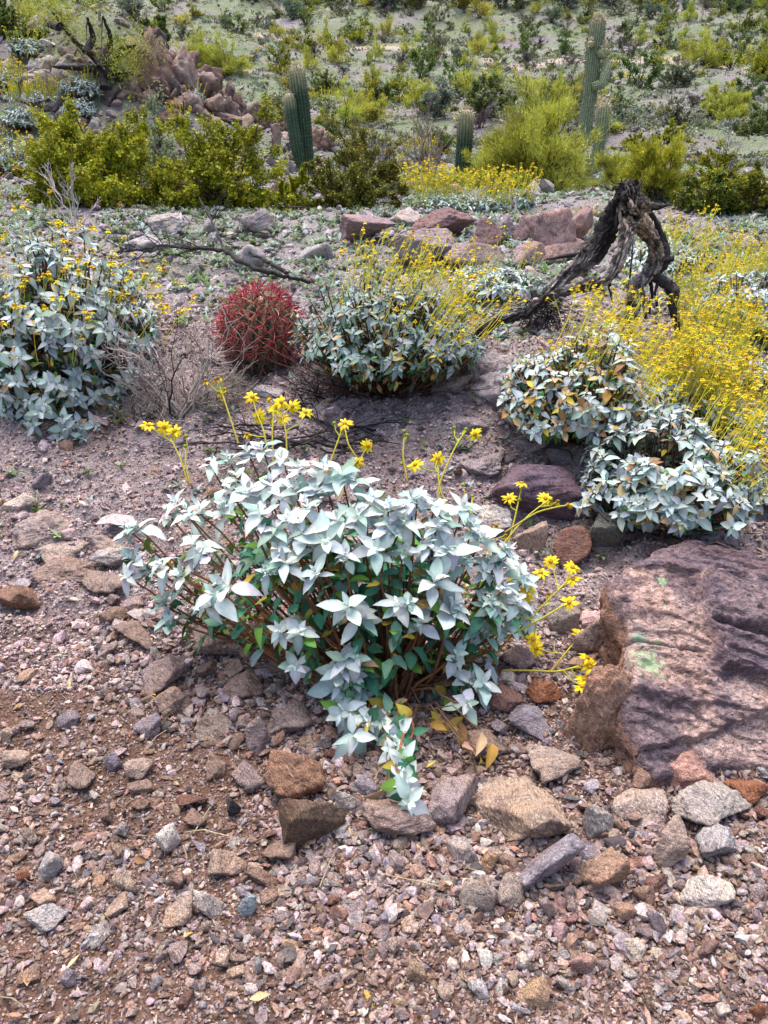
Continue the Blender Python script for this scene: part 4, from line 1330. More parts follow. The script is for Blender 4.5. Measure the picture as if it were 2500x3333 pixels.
# the drift of flower stalks down the right side
for i, (px_, vb_, w_, top_, ns_, nt_, lab) in enumerate([
        (2290, 1020, 200, 910, 200, 20, 'yellow flowering bush just right of the dead trunk'),
        (2290, 1165, 240, 1020, 270, 25, 'mass of yellow flower stalks right of the black root'),
        (2240, 1330, 260, 1180, 300, 50, 'yellow flowering bush below the black right root'),
        (2400, 1430, 300, 1240, 300, 50, 'yellow-stalked bush at right edge over the silver-grey bush'),
        (2100, 1290, 220, 1170, 150, 60, 'yellow-stalked silver bush at the foot of the trunk roots'),
        (2440, 925, 220, 850, 190, 30, 'bright yellow mound at right edge behind the rounded silver bush'),
        (2230, 860, 160, 800, 90, 40, 'yellow and silver bush behind the dead trunk'),
        (1930, 1150, 180, 1050, 50, 12, 'thin yellow stalks in front of the long black root'),
        (2480, 1640, 220, 1500, 110, 40, 'yellow-stalked shrub spilling over the slab boulder at right edge'),
        (2335, 1220, 130, 1120, 6, 90, 'blue-green leafy bush in the yellow drift'),
        (1840, 1380, 160, 1260, 70, 30, 'yellow flowers at the left foot of the withered silver bush'),
        (2430, 1250, 160, 1130, 60, 60, 'silver and yellow bush at right edge beside the grey rock')]):
    p, rx, h = dims(px_, vb_, w_, top_)
    bb(lab, p, rx, rx * .9, max(.12, h * .55), int(nt_ * 1.6), .045, 40 + i, int(ns_ * .75), (.08, .30), (.42, .1), .10, 3, 7, hs=.0095, heads=3, zlo=0, stalkc=(.50, .50, .05))
# bushes along the shelf and on the left rise
for i, (px_, vb_, Y_, w_, top_, nt_, ns_, lf, lab) in enumerate([
        (1490, 705, 8.2, 330, 640, 170, 190, .06, 'low silver bush with yellow blooms behind the rock shelf'),
        (1385, 690, 8.6, 150, 630, 60, 130, .05, 'yellow blooms left of the low silver bush behind the shelf'),
        (1660, 700, 8.4, 160, 660, 70, 90, .06, 'silver and yellow bush behind the blue-grey boulder'),
        (45, 580, 0, 190, 455, 170, 170, .07, 'silver bush topped with yellow at the left edge beside the green shrubs'),
        (85, 425, 0, 170, 345, 170, 10, .08, 'silver-grey bush below the golden bush on the left rise'),
        (120, 345, 0, 190, 292, 60, 190, .07, 'golden flowering bush on the left rise'),
        (262, 390, 0, 105, 318, 200, 0, .06, 'compact silver ball bush on the left rise'),
        (265, 325, 0, 140, 250, 150, 30, .07, 'grey-green bush with silver leaves left of the rock pile'),
        (90, 190, 0, 120, 120, 150, 40, .09, 'pale bush on top of the left rise'),
        (35, 290, 0, 100, 225, 70, 100, .08, 'tan-yellow bush at left edge of the rise'),
        (640, 340, 0, 55, 285, 70, 15, .06, 'small grey-yellow bush among the piled boulders'),
        (720, 360, 0, 55, 312, 80, 0, .06, 'small silver bush at right foot of the rock pile'),
        (590, 395, 0, 80, 365, 40, 40, .06, 'yellow flecked bush below the rock pile'),
        (870, 385, 0, 95, 345, 50, 80, .06, 'golden bush right of the rock pile'),
        (830, 400, 0, 50, 360, 70, 0, .06, 'small green-grey bush right of the rock pile'),
        (1065, 345, 0, 110, 305, 20, 110, .07, 'low yellow bush on the ground right of the saguaro pair'),
        (1370, 520, 0, 110, 470, 40, 110, .06, 'yellow bush left of the single saguaro'),
        (225, 500, 0, 150, 430, 50, 190, .06, 'bright yellow bush behind the green shrubs at left'),
        ]):
    p, rx, h = dims(px_, vb_, w_, top_, Y_ or None)
    far_y = p[1] > 9.5
    bb(lab, p, rx, rx * .85, min(h * .95, rx * 1.5), nt_, lf * (1.15 if not far_y else 1.0), 70 + i, int(ns_ * .8), (.10, .30), (.1, -.1), .06, 2, 7, hs=.016, stalkc=(.52, .52, .05), heads=2, rows=3, zlo=-.1, silver=DUSKY[:1] + SILVER[1:])

# seedlings and flecks of green on the slope: uncountable ground cover
def ground_cover():
    r = rs(91)
    g = G()
    n = 13500
    y = 4.3 + 8.5 * r.random(n)
    x = r.uniform(-1, 1, n) * (.6 + .62 * y)
    d = fbm(np.stack([x, y, 0 * x], -1) * 1.1, 3, .6, 14)
    k = (d + .35 * sstep(5, 7.2, y) > -.35)
    x, y = x[k], y[k]
    n2 = 260
    x = np.concatenate([x, r.uniform(-1.9, 1.2, n2)]); y = np.concatenate([y, r.uniform(2.6, 4.4, n2)])
    n = len(x)
    z = H(x, y)
    m = 7
    th = r.uniform(0, 6.3, (n, m))
    el = r.uniform(.2, 1.1, (n, m))
    dd = np.stack([np.cos(th) * np.cos(el), np.sin(th) * np.cos(el), np.sin(el)], -1).reshape(-1, 3)
    pal = pick([(.36, .44, .40), (.15, .22, .07), (.27, .34, .20), (.20, .25, .16)], [.35, .2, .3, .15], n, r, .15)
    s = r.uniform(.03, .085, n) * np.where(y < 4.3, .7, 1.0)
    pos = np.repeat(np.stack([x, y, z], -1), m, 0)
    leaves(g, pos, dd, np.broadcast_to([0, 0, 1.], dd.shape), np.repeat(s, m), np.repeat(s * .38, m), .2, .2, np.repeat(pal, m, 0), 3)
    # upright sprigs with pinprick flowers
    q = r.choice(n, 1500)
    P0 = np.stack([x[q], y[q], z[q]], -1)
    hh = r.uniform(.03, .12, 1500)
    P1 = P0 + np.stack([r.normal(0, .02, 1500), r.normal(0, .02, 1500), hh], -1)
    tubes(g, np.stack([P0, (P0 + P1) / 2, P1], 1), .0016, 3, (.2, .26, .10))
    for f in (.5, .75, 1):
        flakes(g, P0 + (P1 - P0) * f + r.normal(0, .006, P0.shape), .022, pick([(.24, .32, .12), (.36, .42, .28)], [.6, .4], 1500, r), r)
    flakes(g, P1, .012, pick([(.7, .68, .6), (.7, .55, .05), (.36, .25, .5)], [.4, .4, .2], 1500, r), r, tri=False, asp=1)
    o = g.build('ground_cover', M['foliage'], smooth=False)
    tag(o, 'tiny silver and green seedlings with pinprick flowers over the slope', 'seedlings', kind='stuff')
ground_cover()

# ------------------------------------------------------------------ cacti
def barrel_cactus():
    r = rs(31)
    p = ground(806, 1235)
    m = mpp(p)
    root = empty('barrel_cactus', p + np.array([0, .16, -.02]), 'stout ribbed barrel cactus covered in red hooked spines', 'cactus')
    Rw, Hh = 124 * m, 290 * m
    axis = nrm(np.array([.24, -.12, 1]))
    a, b = frame(axis[None]); a, b = a[0], b[0]
    ribs = 19
    nu, nv = ribs * 8, 44
    th = np.linspace(0, 2 * pi, nu, endpoint=False)
    v = np.linspace(0, 1, nv)
    def prof(v):
        return Rw * np.power(np.clip(1 - np.power(np.clip((v - .42) / .58, 0, 1), 2.4), 0, 1), .55) * (.55 + .45 * sstep(0, .5, v))
    def pt(th, v, extra=0.0):
        tw = th + .35 * v
        rad = prof(v) + extra
        return axis * (Hh * v)[..., None] + (a * np.cos(tw)[..., None] + b * np.sin(tw)[..., None]) * rad[..., None]
    TH, VV = np.meshgrid(th, v)
    ridge = np.abs(((TH * ribs / (2 * pi)) % 1) - .5) * 2
    depth_ = Rw * .22 * (ridge ** 1.3) * np.clip(prof(VV) / Rw, 0, 1)
    knob = Rw * .03 * np.sin(VV * 60) * (1 - ridge)
    V = pt(TH, VV, -depth_ + knob).reshape(-1, 3)
    idx = np.arange(nu * nv).reshape(nv, nu)
    F = np.stack([idx[:-1], np.roll(idx[:-1], -1, 1), np.roll(idx[1:], -1, 1), idx[1:]], -1).reshape(-1, 4)
    g = G()
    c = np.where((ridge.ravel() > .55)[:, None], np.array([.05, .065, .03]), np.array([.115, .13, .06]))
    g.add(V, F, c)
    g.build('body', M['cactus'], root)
    gs = G()
    k = np.arange(ribs)
    vs = np.linspace(.12, .97, 13)
    T0, V0 = np.meshgrid((k + .5) * 2 * pi / ribs, vs)
    T0, V0 = T0.ravel(), (V0 + r.normal(0, .006, V0.shape)).ravel()
    O = pt(T0, V0, Rw * .01)
    N = nrm(pt(T0, V0, .05) - pt(T0, V0, 0.) + axis * (.02 + .05 * sstep(.7, 1, V0))[:, None])
    n1 = nrm(np.cross(N, axis)); n2 = np.cross(N, n1)
    for cnt, lo, hi, rad, spread, pal, w in ((4, .055, .10, .0023, .8, [(.36, .025, .05), (.46, .06, .08), (.26, .018, .035), (.55, .27, .16)], [.45, .25, .22, .08]),
                                             (6, .03, .055, .0009, 1.25, [(.48, .12, .12), (.58, .38, .22), (.62, .45, .30), (.40, .07, .09)], [.3, .25, .2, .25])):
        B = len(O)
        ph = r.uniform(0, 6.3, (B, 1)) + np.arange(cnt)[None] * 2 * pi / cnt + r.normal(0, .25, (B, cnt))
        tl = r.normal(spread, .18, (B, cnt))
        d = N[:, None] * np.cos(tl)[..., None] + (n1[:, None] * np.cos(ph)[..., None] + n2[:, None] * np.sin(ph)[..., None]) * np.sin(tl)[..., None]
        d = d.reshape(-1, 3)
        o = np.repeat(O, cnt, 0)
        nn = np.repeat(N, cnt, 0)
        L = r.uniform(lo, hi, len(o))[:, None] * np.repeat(.6 + .4 * sstep(.05, .5, V0), cnt)[:, None]
        bend = nrm(np.cross(nn, d) + r.normal(0, .5, d.shape))
        P = np.stack([o, o + d * L * .5 + bend * L * .06, o + d * L * .9 + bend * L * .02 - nn * L * .12, o + d * L - bend * L * .02 - nn * L * .22], 1)
        cc = pick(pal, w, len(o), r, .2)
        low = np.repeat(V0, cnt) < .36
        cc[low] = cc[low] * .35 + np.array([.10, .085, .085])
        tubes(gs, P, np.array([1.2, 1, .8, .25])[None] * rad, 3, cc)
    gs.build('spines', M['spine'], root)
    gf = G()
    for q in range(3):
        t, vv = np.array([1.1 + q * 2.2]), np.array([.95])
        D, F = ico(2)
        gf.add(D * np.array([.012, .012, .018]) + pt(t, vv, .01)[0], F, (.75, .7, .5))
    gf.build('fruit', M['petal'], root)
barrel_cactus()

def column(g, gs, path, rad, ribs, r, top=(.46, .43, .24), skin=(.032, .068, .034), spine=(.62, .52, .36), tip_len=.18, spl=.03, spn=1.0):
    """ribbed stem along a path: skin into g, spine clusters along ribs into gs"""
    path = np.asarray(path, float)
    n = len(path)
    T = nrm(np.gradient(path, axis=0))
    a, _ = frame(nrm(path[-1:] - path[:1]))
    A = nrm(np.cross(T, np.broadcast_to(a, T.shape))); Bv = np.cross(T, A)
    nu = ribs * 6
    th = np.linspace(0, 2 * pi, nu, endpoint=False)
    ridge = np.abs(((th * ribs / (2 * pi)) % 1) - .5) * 2
    rr = rad[:, None] * (1 - .16 * ridge ** 1.2)[None]
    V = path[:, None] + rr[..., None] * (A[:, None] * np.cos(th)[None, :, None] + Bv[:, None] * np.sin(th)[None, :, None])
    idx = np.arange(n * nu).reshape(n, nu)
    F = np.stack([idx[:-1], np.roll(idx[:-1], -1, 1), np.roll(idx[1:], -1, 1), idx[1:]], -1).reshape(-1, 4)
    ds = np.concatenate([[0], np.cumsum(np.linalg.norm(np.diff(path, axis=0), axis=1))])
    tt = sstep(ds[-1] - tip_len * 2.0, ds[-1], ds)
    c = np.array(skin)[None] * (1 - tt)[:, None] + np.array(top)[None] * tt[:, None]
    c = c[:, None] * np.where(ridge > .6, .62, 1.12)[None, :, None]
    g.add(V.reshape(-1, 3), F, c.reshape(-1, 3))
    m = int(ds[-1] / (.035 / spn))
    s = np.linspace(.03 * ds[-1], ds[-1] * .998, m)
    for k in range(ribs):
        t = (k + .5) * 2 * pi / ribs
        P = np.stack([np.interp(s, ds, (path[:, q] + rad * (A[:, q] * cos(t) + Bv[:, q] * sin(t)))) for q in range(3)], -1)
        O = np.stack([np.interp(s, ds, A[:, q] * cos(t) + Bv[:, q] * sin(t)) for q in range(3)], -1)
        tn = np.stack([np.interp(s, ds, T[:, q]) for q in range(3)], -1)
        cap = sstep(ds[-1] - tip_len, ds[-1], s)
        cnt = 5
        O2 = np.repeat(nrm(O + tn * (.3 + 2.2 * cap)[:, None]), cnt, 0)
        d = nrm(O2 + r.normal(0, .55, O2.shape))
        L = spl * np.repeat(.8 + 1.1 * cap, cnt) * r.uniform(.6, 1.2, len(d))
        dark = np.repeat(cap, cnt)[:, None]
        col = jit(np.array([.17, .17, .12]) * (1 - dark) + np.array(spine) * dark, len(d), r, .2)
        Pp = np.repeat(P, cnt, 0)
        w = L[:, None] * .11 * nrm(np.cross(d, r.normal(size=d.shape)))
        Vt = np.stack([Pp - w, Pp + w, Pp + d * L[:, None]], 1)
        gs.add(Vt.reshape(-1, 3), np.arange(len(d) * 3).reshape(-1, 3), np.repeat(col, 3, 0))

def stem_path(base, top, n=40, bulge=0.0, rad=.2, neck=.78):
    base, top = np.array(base, float), np.array(top, float)
    L = np.linalg.norm(top - base)
    s = np.concatenate([np.linspace(0, 1 - 1.2 * rad / L, n), 1 - 1.2 * rad / L * (1 - np.sin(np.linspace(0, pi / 2, 12)[1:]))])
    P = base + (top - base) * s[:, None]
    body = neck + (1 - neck) * np.sin(np.clip(s * 1.25, 0, 1) * pi / 2) + bulge * np.sin(s * 9)
    cap = np.ones_like(s)
    cap[n:] = np.sqrt(np.clip(1 - np.sin(np.linspace(0, pi / 2, 12)[1:]) ** 2, 0, 1)) * .98 + .01
    return P, rad * body * cap

def height_at(px, top, Y):
    b = ray(px, top)
    return CAMZ + b[2] * Y / b[1]

def saguaro(label, px, Y, top, wpx, lean, arms, seed, ribs=15, neck=.78, skin=(.032, .068, .034)):
    r = rs(seed)
    p = at_Y(px, Y)
    p[2] -= .05
    m = mpp(p)
    root = empty('saguaro', p, label, 'cactus', None)
    zt = height_at(px, top, Y) - p[2]
    rad = wpx * m / 2
    g, gs = G(), G()
    P, R = stem_path((0, 0, 0), (lean * m, 0, zt), 46, .015, rad, neck)
    P[:, 0] += .03 * np.sin(P[:, 2] * 2)
    column(g, gs, P, R, ribs, r, skin=skin, tip_len=.22, spl=.0034 * depth(p), spn=.8)
    g.build('trunk', M['cactus'], root)
    gs.build('spines', M['spine'], root, smooth=False)
    for (pts, w) in arms:
        ga, gsa = G(), G()
        q = np.array([[(x - px) * m, dy, height_at(x, v, Y) - p[2]] for x, v, dy in pts])
        s = np.linspace(0, len(q) - 1, 30)
        sm = np.stack([np.interp(s, range(len(q)), q[:, k]) for k in range(3)], -1)
        for _ in range(6): sm[1:-1] = (sm[:-2] + 2 * sm[1:-1] + sm[2:]) / 4
        ra = w * m / 2
        L = np.concatenate([[0], np.cumsum(np.linalg.norm(np.diff(sm, axis=0), axis=1))])
        rem = np.clip((L[-1] - L) / ra, 0, 1)
        rr = ra * np.sqrt(np.clip(1 - (1 - rem) ** 2, .0004, 1)) * (.72 + .28 * sstep(0, .25 * L[-1], L))
        u = np.sort(np.concatenate([np.linspace(0, L[-1], 26), L[-1] - ra * (1 - np.sin(np.linspace(0, pi / 2, 10)))]))
        sm = np.stack([np.interp(u, L, sm[:, k]) for k in range(3)], -1)
        rem = np.clip((L[-1] - u) / ra, 0, 1)
        rr = ra * np.sqrt(np.clip(1 - (1 - rem) ** 2, .0004, 1)) * (.75 + .25 * sstep(0, .25 * L[-1], u))
        sm += (np.arange(len(sm)) * 1e-5)[:, None]
        column(ga, gsa, sm, rr, max(9, ribs - 4), r, skin=skin, tip_len=.14, spl=.0028 * depth(p), spn=.8)
        arm = ga.build('arm', M['cactus'], root)
        gsa.build('arm_spines', M['spine'], arm, smooth=False)
    return root
saguaro('dark green saguaro with a shorter second stem hugging its left side', 1000, 12.6, 212, 54, -22, [([(985, 545, -.12), (972, 470, -.14), (962, 380, -.1), (955, 304, -.06)], 40)], 61, 16, .8)
saguaro('single short saguaro with a fuzzy cream-coloured top beside the palo verde', 1497, 11.5, 355, 53, 4, [], 62, 15, .86)
saguaro('tall pale green saguaro with budding arms on the far slope', 1893, 21, 56, 46, 24,
        [([(1905, 285, -.2), (1935, 280, -.25), (1944, 240, -.2), (1950, 204, -.1)], 30), ([(1915, 180, -.1), (1930, 178, -.2), (1936, 168, -.2), (1938, 160, -.2)], 26),
         ([(1915, 160, -.1), (1928, 158, -.1), (1933, 152, -.1), (1934, 147, -.1)], 20), ([(1900, 150, -.1), (1890, 148, -.2), (1888, 143, -.2), (1888, 137, -.2)], 20),
         ([(1900, 140, .1), (1888, 138, .1), (1885, 132, .1), (1885, 126, .1)], 17), ([(1920, 145, .1), (1934, 141, .1), (1936, 134, .1), (1936, 128, .1)], 18)], 63, 18, .85, (.30, .35, .20))
saguaro('small slim saguaro right of and in front of the tall one', 1930, 15.5, 332, 40, 8, [], 64, 14, .82, (.21, .27, .15))

# ------------------------------------------------------------------ dead wood
def bark_mat():
    m, nt, ns, lk, pr = newmat('charred_wood')
    at = nd(ns, 'ShaderNodeAttribute', attribute_name='Col')
    geo = nd(ns, 'ShaderNodeNewGeometry')
    n1 = noise(ns, lk, geo.outputs['Position'], 16, 6, .65)
    n2 = noise(ns, lk, geo.outputs['Position'], 70, 6, .7, 1.5)
    c = mix(ns, lk, at.outputs['Color'], (.022, .018, .020), ramp(ns, lk, n1, [(.46, 0), (.56, .9)]))
    c = mix(ns, lk, c, ramp(ns, lk, n2, [(.3, .45), (.5, 1), (.7, 1.5)]), 1.0, 'MULTIPLY')
    lk.new(c, pr.inputs['Base Color'])
    pr.inputs['Roughness'].default_value = .75
    pr.inputs['Specular IOR Level'].default_value = .3
    b = bump(ns, lk, n2, .9, .012)
    lk.new(bump(ns, lk, n1, .5, .02, b), pr.inputs['Normal'])
    return m
M['bark'] = bark_mat()

def limb(g, pts, radii, r, col, sides=18, n=44, knots=.18, groove=.12, flat=1.0):
    pts = np.asarray(pts, float)
    s = np.linspace(0, len(pts) - 1, n)
    sm = np.stack([np.interp(s, range(len(pts)), pts[:, k]) for k in range(3)], -1)
    for _ in range(3): sm[1:-1] = (sm[:-2] + 2 * sm[1:-1] + sm[2:]) / 4
    rd = np.interp(s, np.linspace(0, len(pts) - 1, len(radii)), radii)
    L = np.linalg.norm(np.diff(sm, axis=0), axis=1).sum()
    sm[1:-1] += r.normal(0, .004, (n - 2, 3)) * min(1, L)
    T = nrm(np.gradient(sm, axis=0))
    a, _ = frame(nrm(sm[-1:] - sm[:1]))
    A = nrm(np.cross(T, np.broadcast_to(a, T.shape))); Bv = np.cross(T, A)
    th = np.linspace(0, 2 * pi, sides, endpoint=False)
    tw = th[None] + s[:, None] * .55
    o = r.uniform(0, 40)
    Q = np.stack([np.cos(th)[None] * 1.6 + 0 * s[:, None], np.sin(th)[None] * 1.6 + 0 * s[:, None], np.broadcast_to((s * 1.4)[:, None], tw.shape)], -1).reshape(-1, 3) + o
    nz = fbm(Q, 3, .55, int(o * 10)).reshape(n, sides)
    gr = fbm(np.stack([np.cos(tw) * 5, np.sin(tw) * 5, np.broadcast_to((s * .35)[:, None], tw.shape)], -1).reshape(-1, 3) + o, 3, .6, 5).reshape(n, sides)
    rr = rd[:, None] * (1 + knots * nz + groove * gr)
    V = sm[:, None] + rr[..., None] * (A[:, None] * np.cos(th)[None, :, None] + Bv[:, None] * (np.sin(th) * flat)[None, :, None])
    idx = np.arange(n * sides).reshape(n, sides)
    F = np.stack([idx[:-1], np.roll(idx[:-1], -1, 1), np.roll(idx[1:], -1, 1), idx[1:]], -1).reshape(-1, 4)
    c = np.asarray(col, float)
    if c.ndim == 2:
        cs = np.stack([np.interp(s, np.linspace(0, len(pts) - 1, len(c)), c[:, k]) for k in range(3)], -1)
        C = np.repeat(cs[:, None], sides, 1)
    else:
        C = np.broadcast_to(c, (n, sides, 3))
    C = C * np.clip(1 + 1.2 * gr, .3, 1.7)[..., None]
    g.add(V.reshape(-1, 3), F, C.reshape(-1, 3))
    for e, end in ((0, sm[0]), (n - 1, sm[-1])):
        i0 = g.n - n * sides + e * sides
        g.V.append(end[None]); g.C.append(np.asarray(C[e, :1]).reshape(1, 3))
        ring = np.arange(sides) + i0
        g.F3.append(np.stack([ring, np.roll(ring, -1), np.full(sides, g.n)], -1))
        g.n += 1

BLK, GRY, TANW = (.032, .026, .027), (.30, .26, .245), (.40, .30, .22)
def dead_trunk():
    r = rs(71)
    Y0 = 4.35
    p = ground(2010, 1130)
    p[1] = Y0 + .1; p[2] = H(p[0], p[1])[0]
    root = empty('dead_tree', p, 'upturned charred and bleached dead trunk standing on arching roots', 'dead tree')
    def q(x, v, dy=0.0):
        return unY(1250 + x * .7535, 600 + v * .7535, Y0 + dy) - p
    def rt(name, pts, rad, col, **k):
        g = G()
        limb(g, [q(*a) for a in pts], np.array(rad) * .00150 * .7535, r, col, **k)
        return g.build(name, M['bark'], root)
    rt('trunk', [(1060, -12), (1064, 45), (1075, 120), (1095, 190)], [30, 52, 72, 48], [(.05, .04, .04), GRY, TANW, TANW], sides=64, n=70, knots=.3, groove=.5, flat=.75)
    rt('broken_top', [(1040, 70), (1032, 25), (1020, -8)], [40, 30, 10], BLK, knots=.35, groove=.35)
    rt('root', [(1040, 70, .06), (985, 150, .1), (940, 240, .1), (880, 310, .05), (820, 370, 0), (760, 420, 0), (690, 480, 0)], [44, 52, 46, 46, 32, 24, 16], [BLK, (.06, .05, .05), BLK, GRY, GRY, GRY], knots=.3, groove=.5, sides=44)
    rt('root', [(1000, 140, .16), (950, 230, .2), (860, 320, .2), (800, 390, .16), (740, 440, .2)], [26, 30, 26, 18, 9], BLK, knots=.3)
    rt('root', [(1062, 150, -.06), (1045, 230, -.1), (1020, 320, -.12), (975, 400, -.12), (900, 430, -.12), (820, 450, -.12), (735, 480, -.14), (660, 525, -.16), (620, 555, -.18), (540, 575, -.2), (470, 600, -.2), (410, 645, -.22), (370, 710, -.2)],
       [36, 29, 25, 23, 22, 21, 20, 23, 18, 15, 16, 20, 14], [TANW, GRY, GRY, (.10, .085, .085), BLK, BLK, BLK, BLK], n=90, knots=.22, groove=.4, sides=36)
    rt('root', [(1085, 150, -.05), (1135, 205, -.05), (1170, 270, -.03), (1175, 335, 0), (1140, 395, 0), (1095, 430, -.02), (1068, 490, -.03), (1055, 590, 0)], [36, 24, 25, 30, 25, 22, 19, 22], [TANW, TANW, GRY, GRY, GRY, (.3, .25, .22), GRY], n=70, knots=.28, groove=.5, sides=44)
    rt('root', [(1115, 105, .06), (1170, 170, .08), (1205, 250, .08), (1212, 330, .06), (1180, 390, .04)], [30, 24, 20, 27, 18], BLK, knots=.25)
    rt('root', [(1170, 395, .02), (1215, 425, 0), (1255, 460, -.02), (1245, 520, -.04), (1262, 590, -.05), (1278, 650, -.08), (1290, 715, -.12), (1325, 765, -.15)], [24, 24, 26, 22, 22, 18, 14, 9], BLK, n=60, knots=.2)
    rt('stub', [(1120, 100, 0), (1170, 100, -.02), (1205, 95, -.03), (1240, 84, -.04)], [22, 14, 8, 2], BLK)
    rt('stub', [(1200, 325, .05), (1232, 328, .03), (1252, 318, .02)], [20, 13, 11], BLK)
    rt('root', [(1060, 470, -.02), (1095, 520, 0), (1085, 600, 0)], [22, 16, 12], GRY)
    rt('root', [(1100, 430, 0), (1125, 500, .02), (1130, 580, 0)], [16, 11, 8], GRY)
    rt('root', [(975, 400, 0), (972, 450, .02), (990, 520, 0)], [8, 6, 3], BLK, sides=8)
    rt('root', [(1185, 410, 0), (1170, 470, 0), (1180, 540, 0)], [9, 6, 4], BLK, sides=8)
    rt('root', [(1150, 420, .05), (1160, 480, .05), (1145, 560, .05)], [10, 7, 4], BLK, sides=8)
    rt('root', [(860, 300, .1), (780, 310, .15), (700, 325, .2)], [12, 9, 4], BLK, sides=8)
    # bleached splinters low behind and the mat of charred rootlets
    rt('root', [(830, 370, .1), (770, 400, .1), (700, 470, .1)], [12, 9, 4], GRY, sides=10)
    g = G()
    for _ in range(46):     # splinters standing off the broken top and limbs
        a = q(r.normal(1062, 26), r.uniform(-5, 150), r.normal(0, .04))
        d = np.array([r.normal(0, .35), r.normal(0, .3), r.choice([1, 1, -.8])]) * r.uniform(.03, .09)
        tubes(g, np.stack([a, a + d * .5, a + d])[None], np.array([.007, .005, .0008])[None], 4, jit((.06, .05, .045), 1, r, .5)[0])
    g.build('splinters', M['bark'], root, smooth=False)
    g = G()
    n = 130
    a = np.array([q(r.uniform(600, 760), r.uniform(500, 600), .05) for _ in range(n)])
    b = a + r.normal(0, 1, (n, 3)) * np.array([.10, .05, .05]) + np.array([0, 0, -.04])
    c = b + r.normal(0, 1, (n, 3)) * np.array([.10, .05, .05]) + np.array([0, 0, -.05])
    tubes(g, bez(a, b, c, 6), np.linspace(.003, .001, 6)[None], 3, jit((.035, .028, .03), n, r))
    g.build('rootlets', M['stem'], root)
dead_trunk()

def twig_tree(g, base, tip, r, rad, levels, col, kids=5, bend=.18, sides=5, spread=.55, up=0.0):
    """a branching dead stick from base to tip"""
    base, tip = np.array(base, float), np.array(tip, float)
    L = np.linalg.norm(tip - base)
    n = 8
    P = bez(base[None], ((base + tip) / 2 + r.normal(0, bend * L * .5, 3))[None], tip[None], n)[0]
    P[1:-1] += r.normal(0, .02 * L, (n - 2, 3))
    tubes(g, P[None], np.linspace(rad, rad * .35, n)[None], sides, col)
    if levels == 0: return
    d0 = nrm(tip - base)
    for k in range(kids):
        i = r.integers(2, n - 1)
        d = nrm(d0 + r.normal(0, spread, 3) + np.array([0, 0, up]))
        twig_tree(g, P[i], P[i] + d * L * r.uniform(.3, .6), r, rad * .5, levels - 1, col, max(2, kids - 1), bend, max(3, sides - 1), spread, up)

def fallen_branch():
    r = rs(81)
    def q(x, v, lift=.05):
        a = ground(x * .7535, 600 + v * .7535)
        return a + np.array([0, 0, lift])
    p = ground(900, 950)
    root = empty('fallen_branch', p, 'long black forked dead branch lying behind the barrel cactus', 'branch')
    g = G()
    limb(g, [q(1340, 465, .06) - p, q(1250, 466, .09) - p, q(1130, 455, .12) - p, q(1040, 412, .12) - p, q(970, 372, .13) - p, q(870, 368, .14) - p, q(700, 355, .14) - p, q(560, 362, .12) - p, q(480, 368, .1) - p],
         [.010, .013, .016, .017, .014, .010, .008, .006, .003], r, BLK, sides=10, n=70)
    g.build('limb', M['bark'], root)
    g = G()
    limb(g, [q(975, 372, .13) - p, q(930, 285, .2) - p, q(890, 215, .22) - p, q(870, 160, .2) - p], [.011, .009, .008, .003], r, BLK, sides=8, n=30)
    g.build('limb', M['bark'], root)
    g = G()
    limb(g, [q(985, 310, .1) - p, q(1080, 370, .12) - p, q(1170, 420, .12) - p, q(1245, 455, .1) - p], [.006, .01, .012, .014], r, BLK, sides=7, n=30)
    g.build('limb', M['bark'], root)
    g = G()
    for _ in range(26):
        x = r.uniform(520, 960)
        a = q(x, 360 + r.normal(0, 6), .13) - p
        twig_tree(g, a, a + np.array([r.normal(-.15, .15), r.normal(0, .12), r.normal(.02, .12)]), r, .004, 1, (.03, .025, .03), 3)
    for _ in range(14):
        x = r.uniform(870, 1000); f = (1000 - x) / 130
        a = q(x, 372 - f * 200, .16) - p
        twig_tree(g, a, a + np.array([r.normal(.12, .15), r.normal(0, .1), r.normal(.04, .1)]), r, .004, 1, (.03, .025, .03), 3)
    g.build('twigs', M['stem'], root)
fallen_branch()

def dead_shrub(label, px, vb, w, top, seed, n, col, levels=2, Y=None, flat=.5, kids=4, rad=.0045, name='dead_shrub', up=.15, lie=False, bend=.2, spread=.45):
    r = rs(seed)
    p, rx, h = dims(px, vb, w, top, Y)
    root = empty(name, p + np.array([0, rx * .3, 0]), label, 'dead shrub')
    g = G()
    for k in range(n):
        v = nrm(r.normal(size=3) * np.array([1, flat, .6]) + np.array([0, 0, 0 if lie else .5]))
        v[2] = abs(v[2]) * (.15 if lie else 1)
        b = np.array([r.normal(0, .12 * rx), r.normal(0, .08 * rx), 0])
        if lie: b = np.array([r.uniform(-.7, .7) * rx, r.normal(0, .25 * rx), r.uniform(0, .05)])
        t = b + v * np.array([rx, rx * .7, h]) * r.uniform(.6, 1.05)
        if lie: t[2] = b[2] + abs(r.normal(0, .06))
        twig_tree(g, b, t, r, rad * r.uniform(.7, 1.3), levels, jit(col, 1, r, .3)[0], kids, bend, 4, spread, up)
    g.build('twigs', M['stem'], root)
    return root
dead_shrub('bare grey twiggy shrub between the left bush and the barrel cactus', 590, 1385, 480, 920, 201, 46, (.36, .30, .275), 2, rad=.0055, bend=.45, spread=.8, kids=5, flat=.8, up=.05)
dead_shrub('brown and black dead twigs at the foot of the left bush', 420, 1420, 330, 1230, 202, 14, (.10, .065, .055), 2, rad=.0045)
dead_shrub('tangle of black burnt sticks lying on the slope below the barrel cactus', 1120, 1460, 680, 1370, 203, 42, (.03, .025, .028), 1, lie=True, rad=.0065, kids=3, name='burnt_sticks')
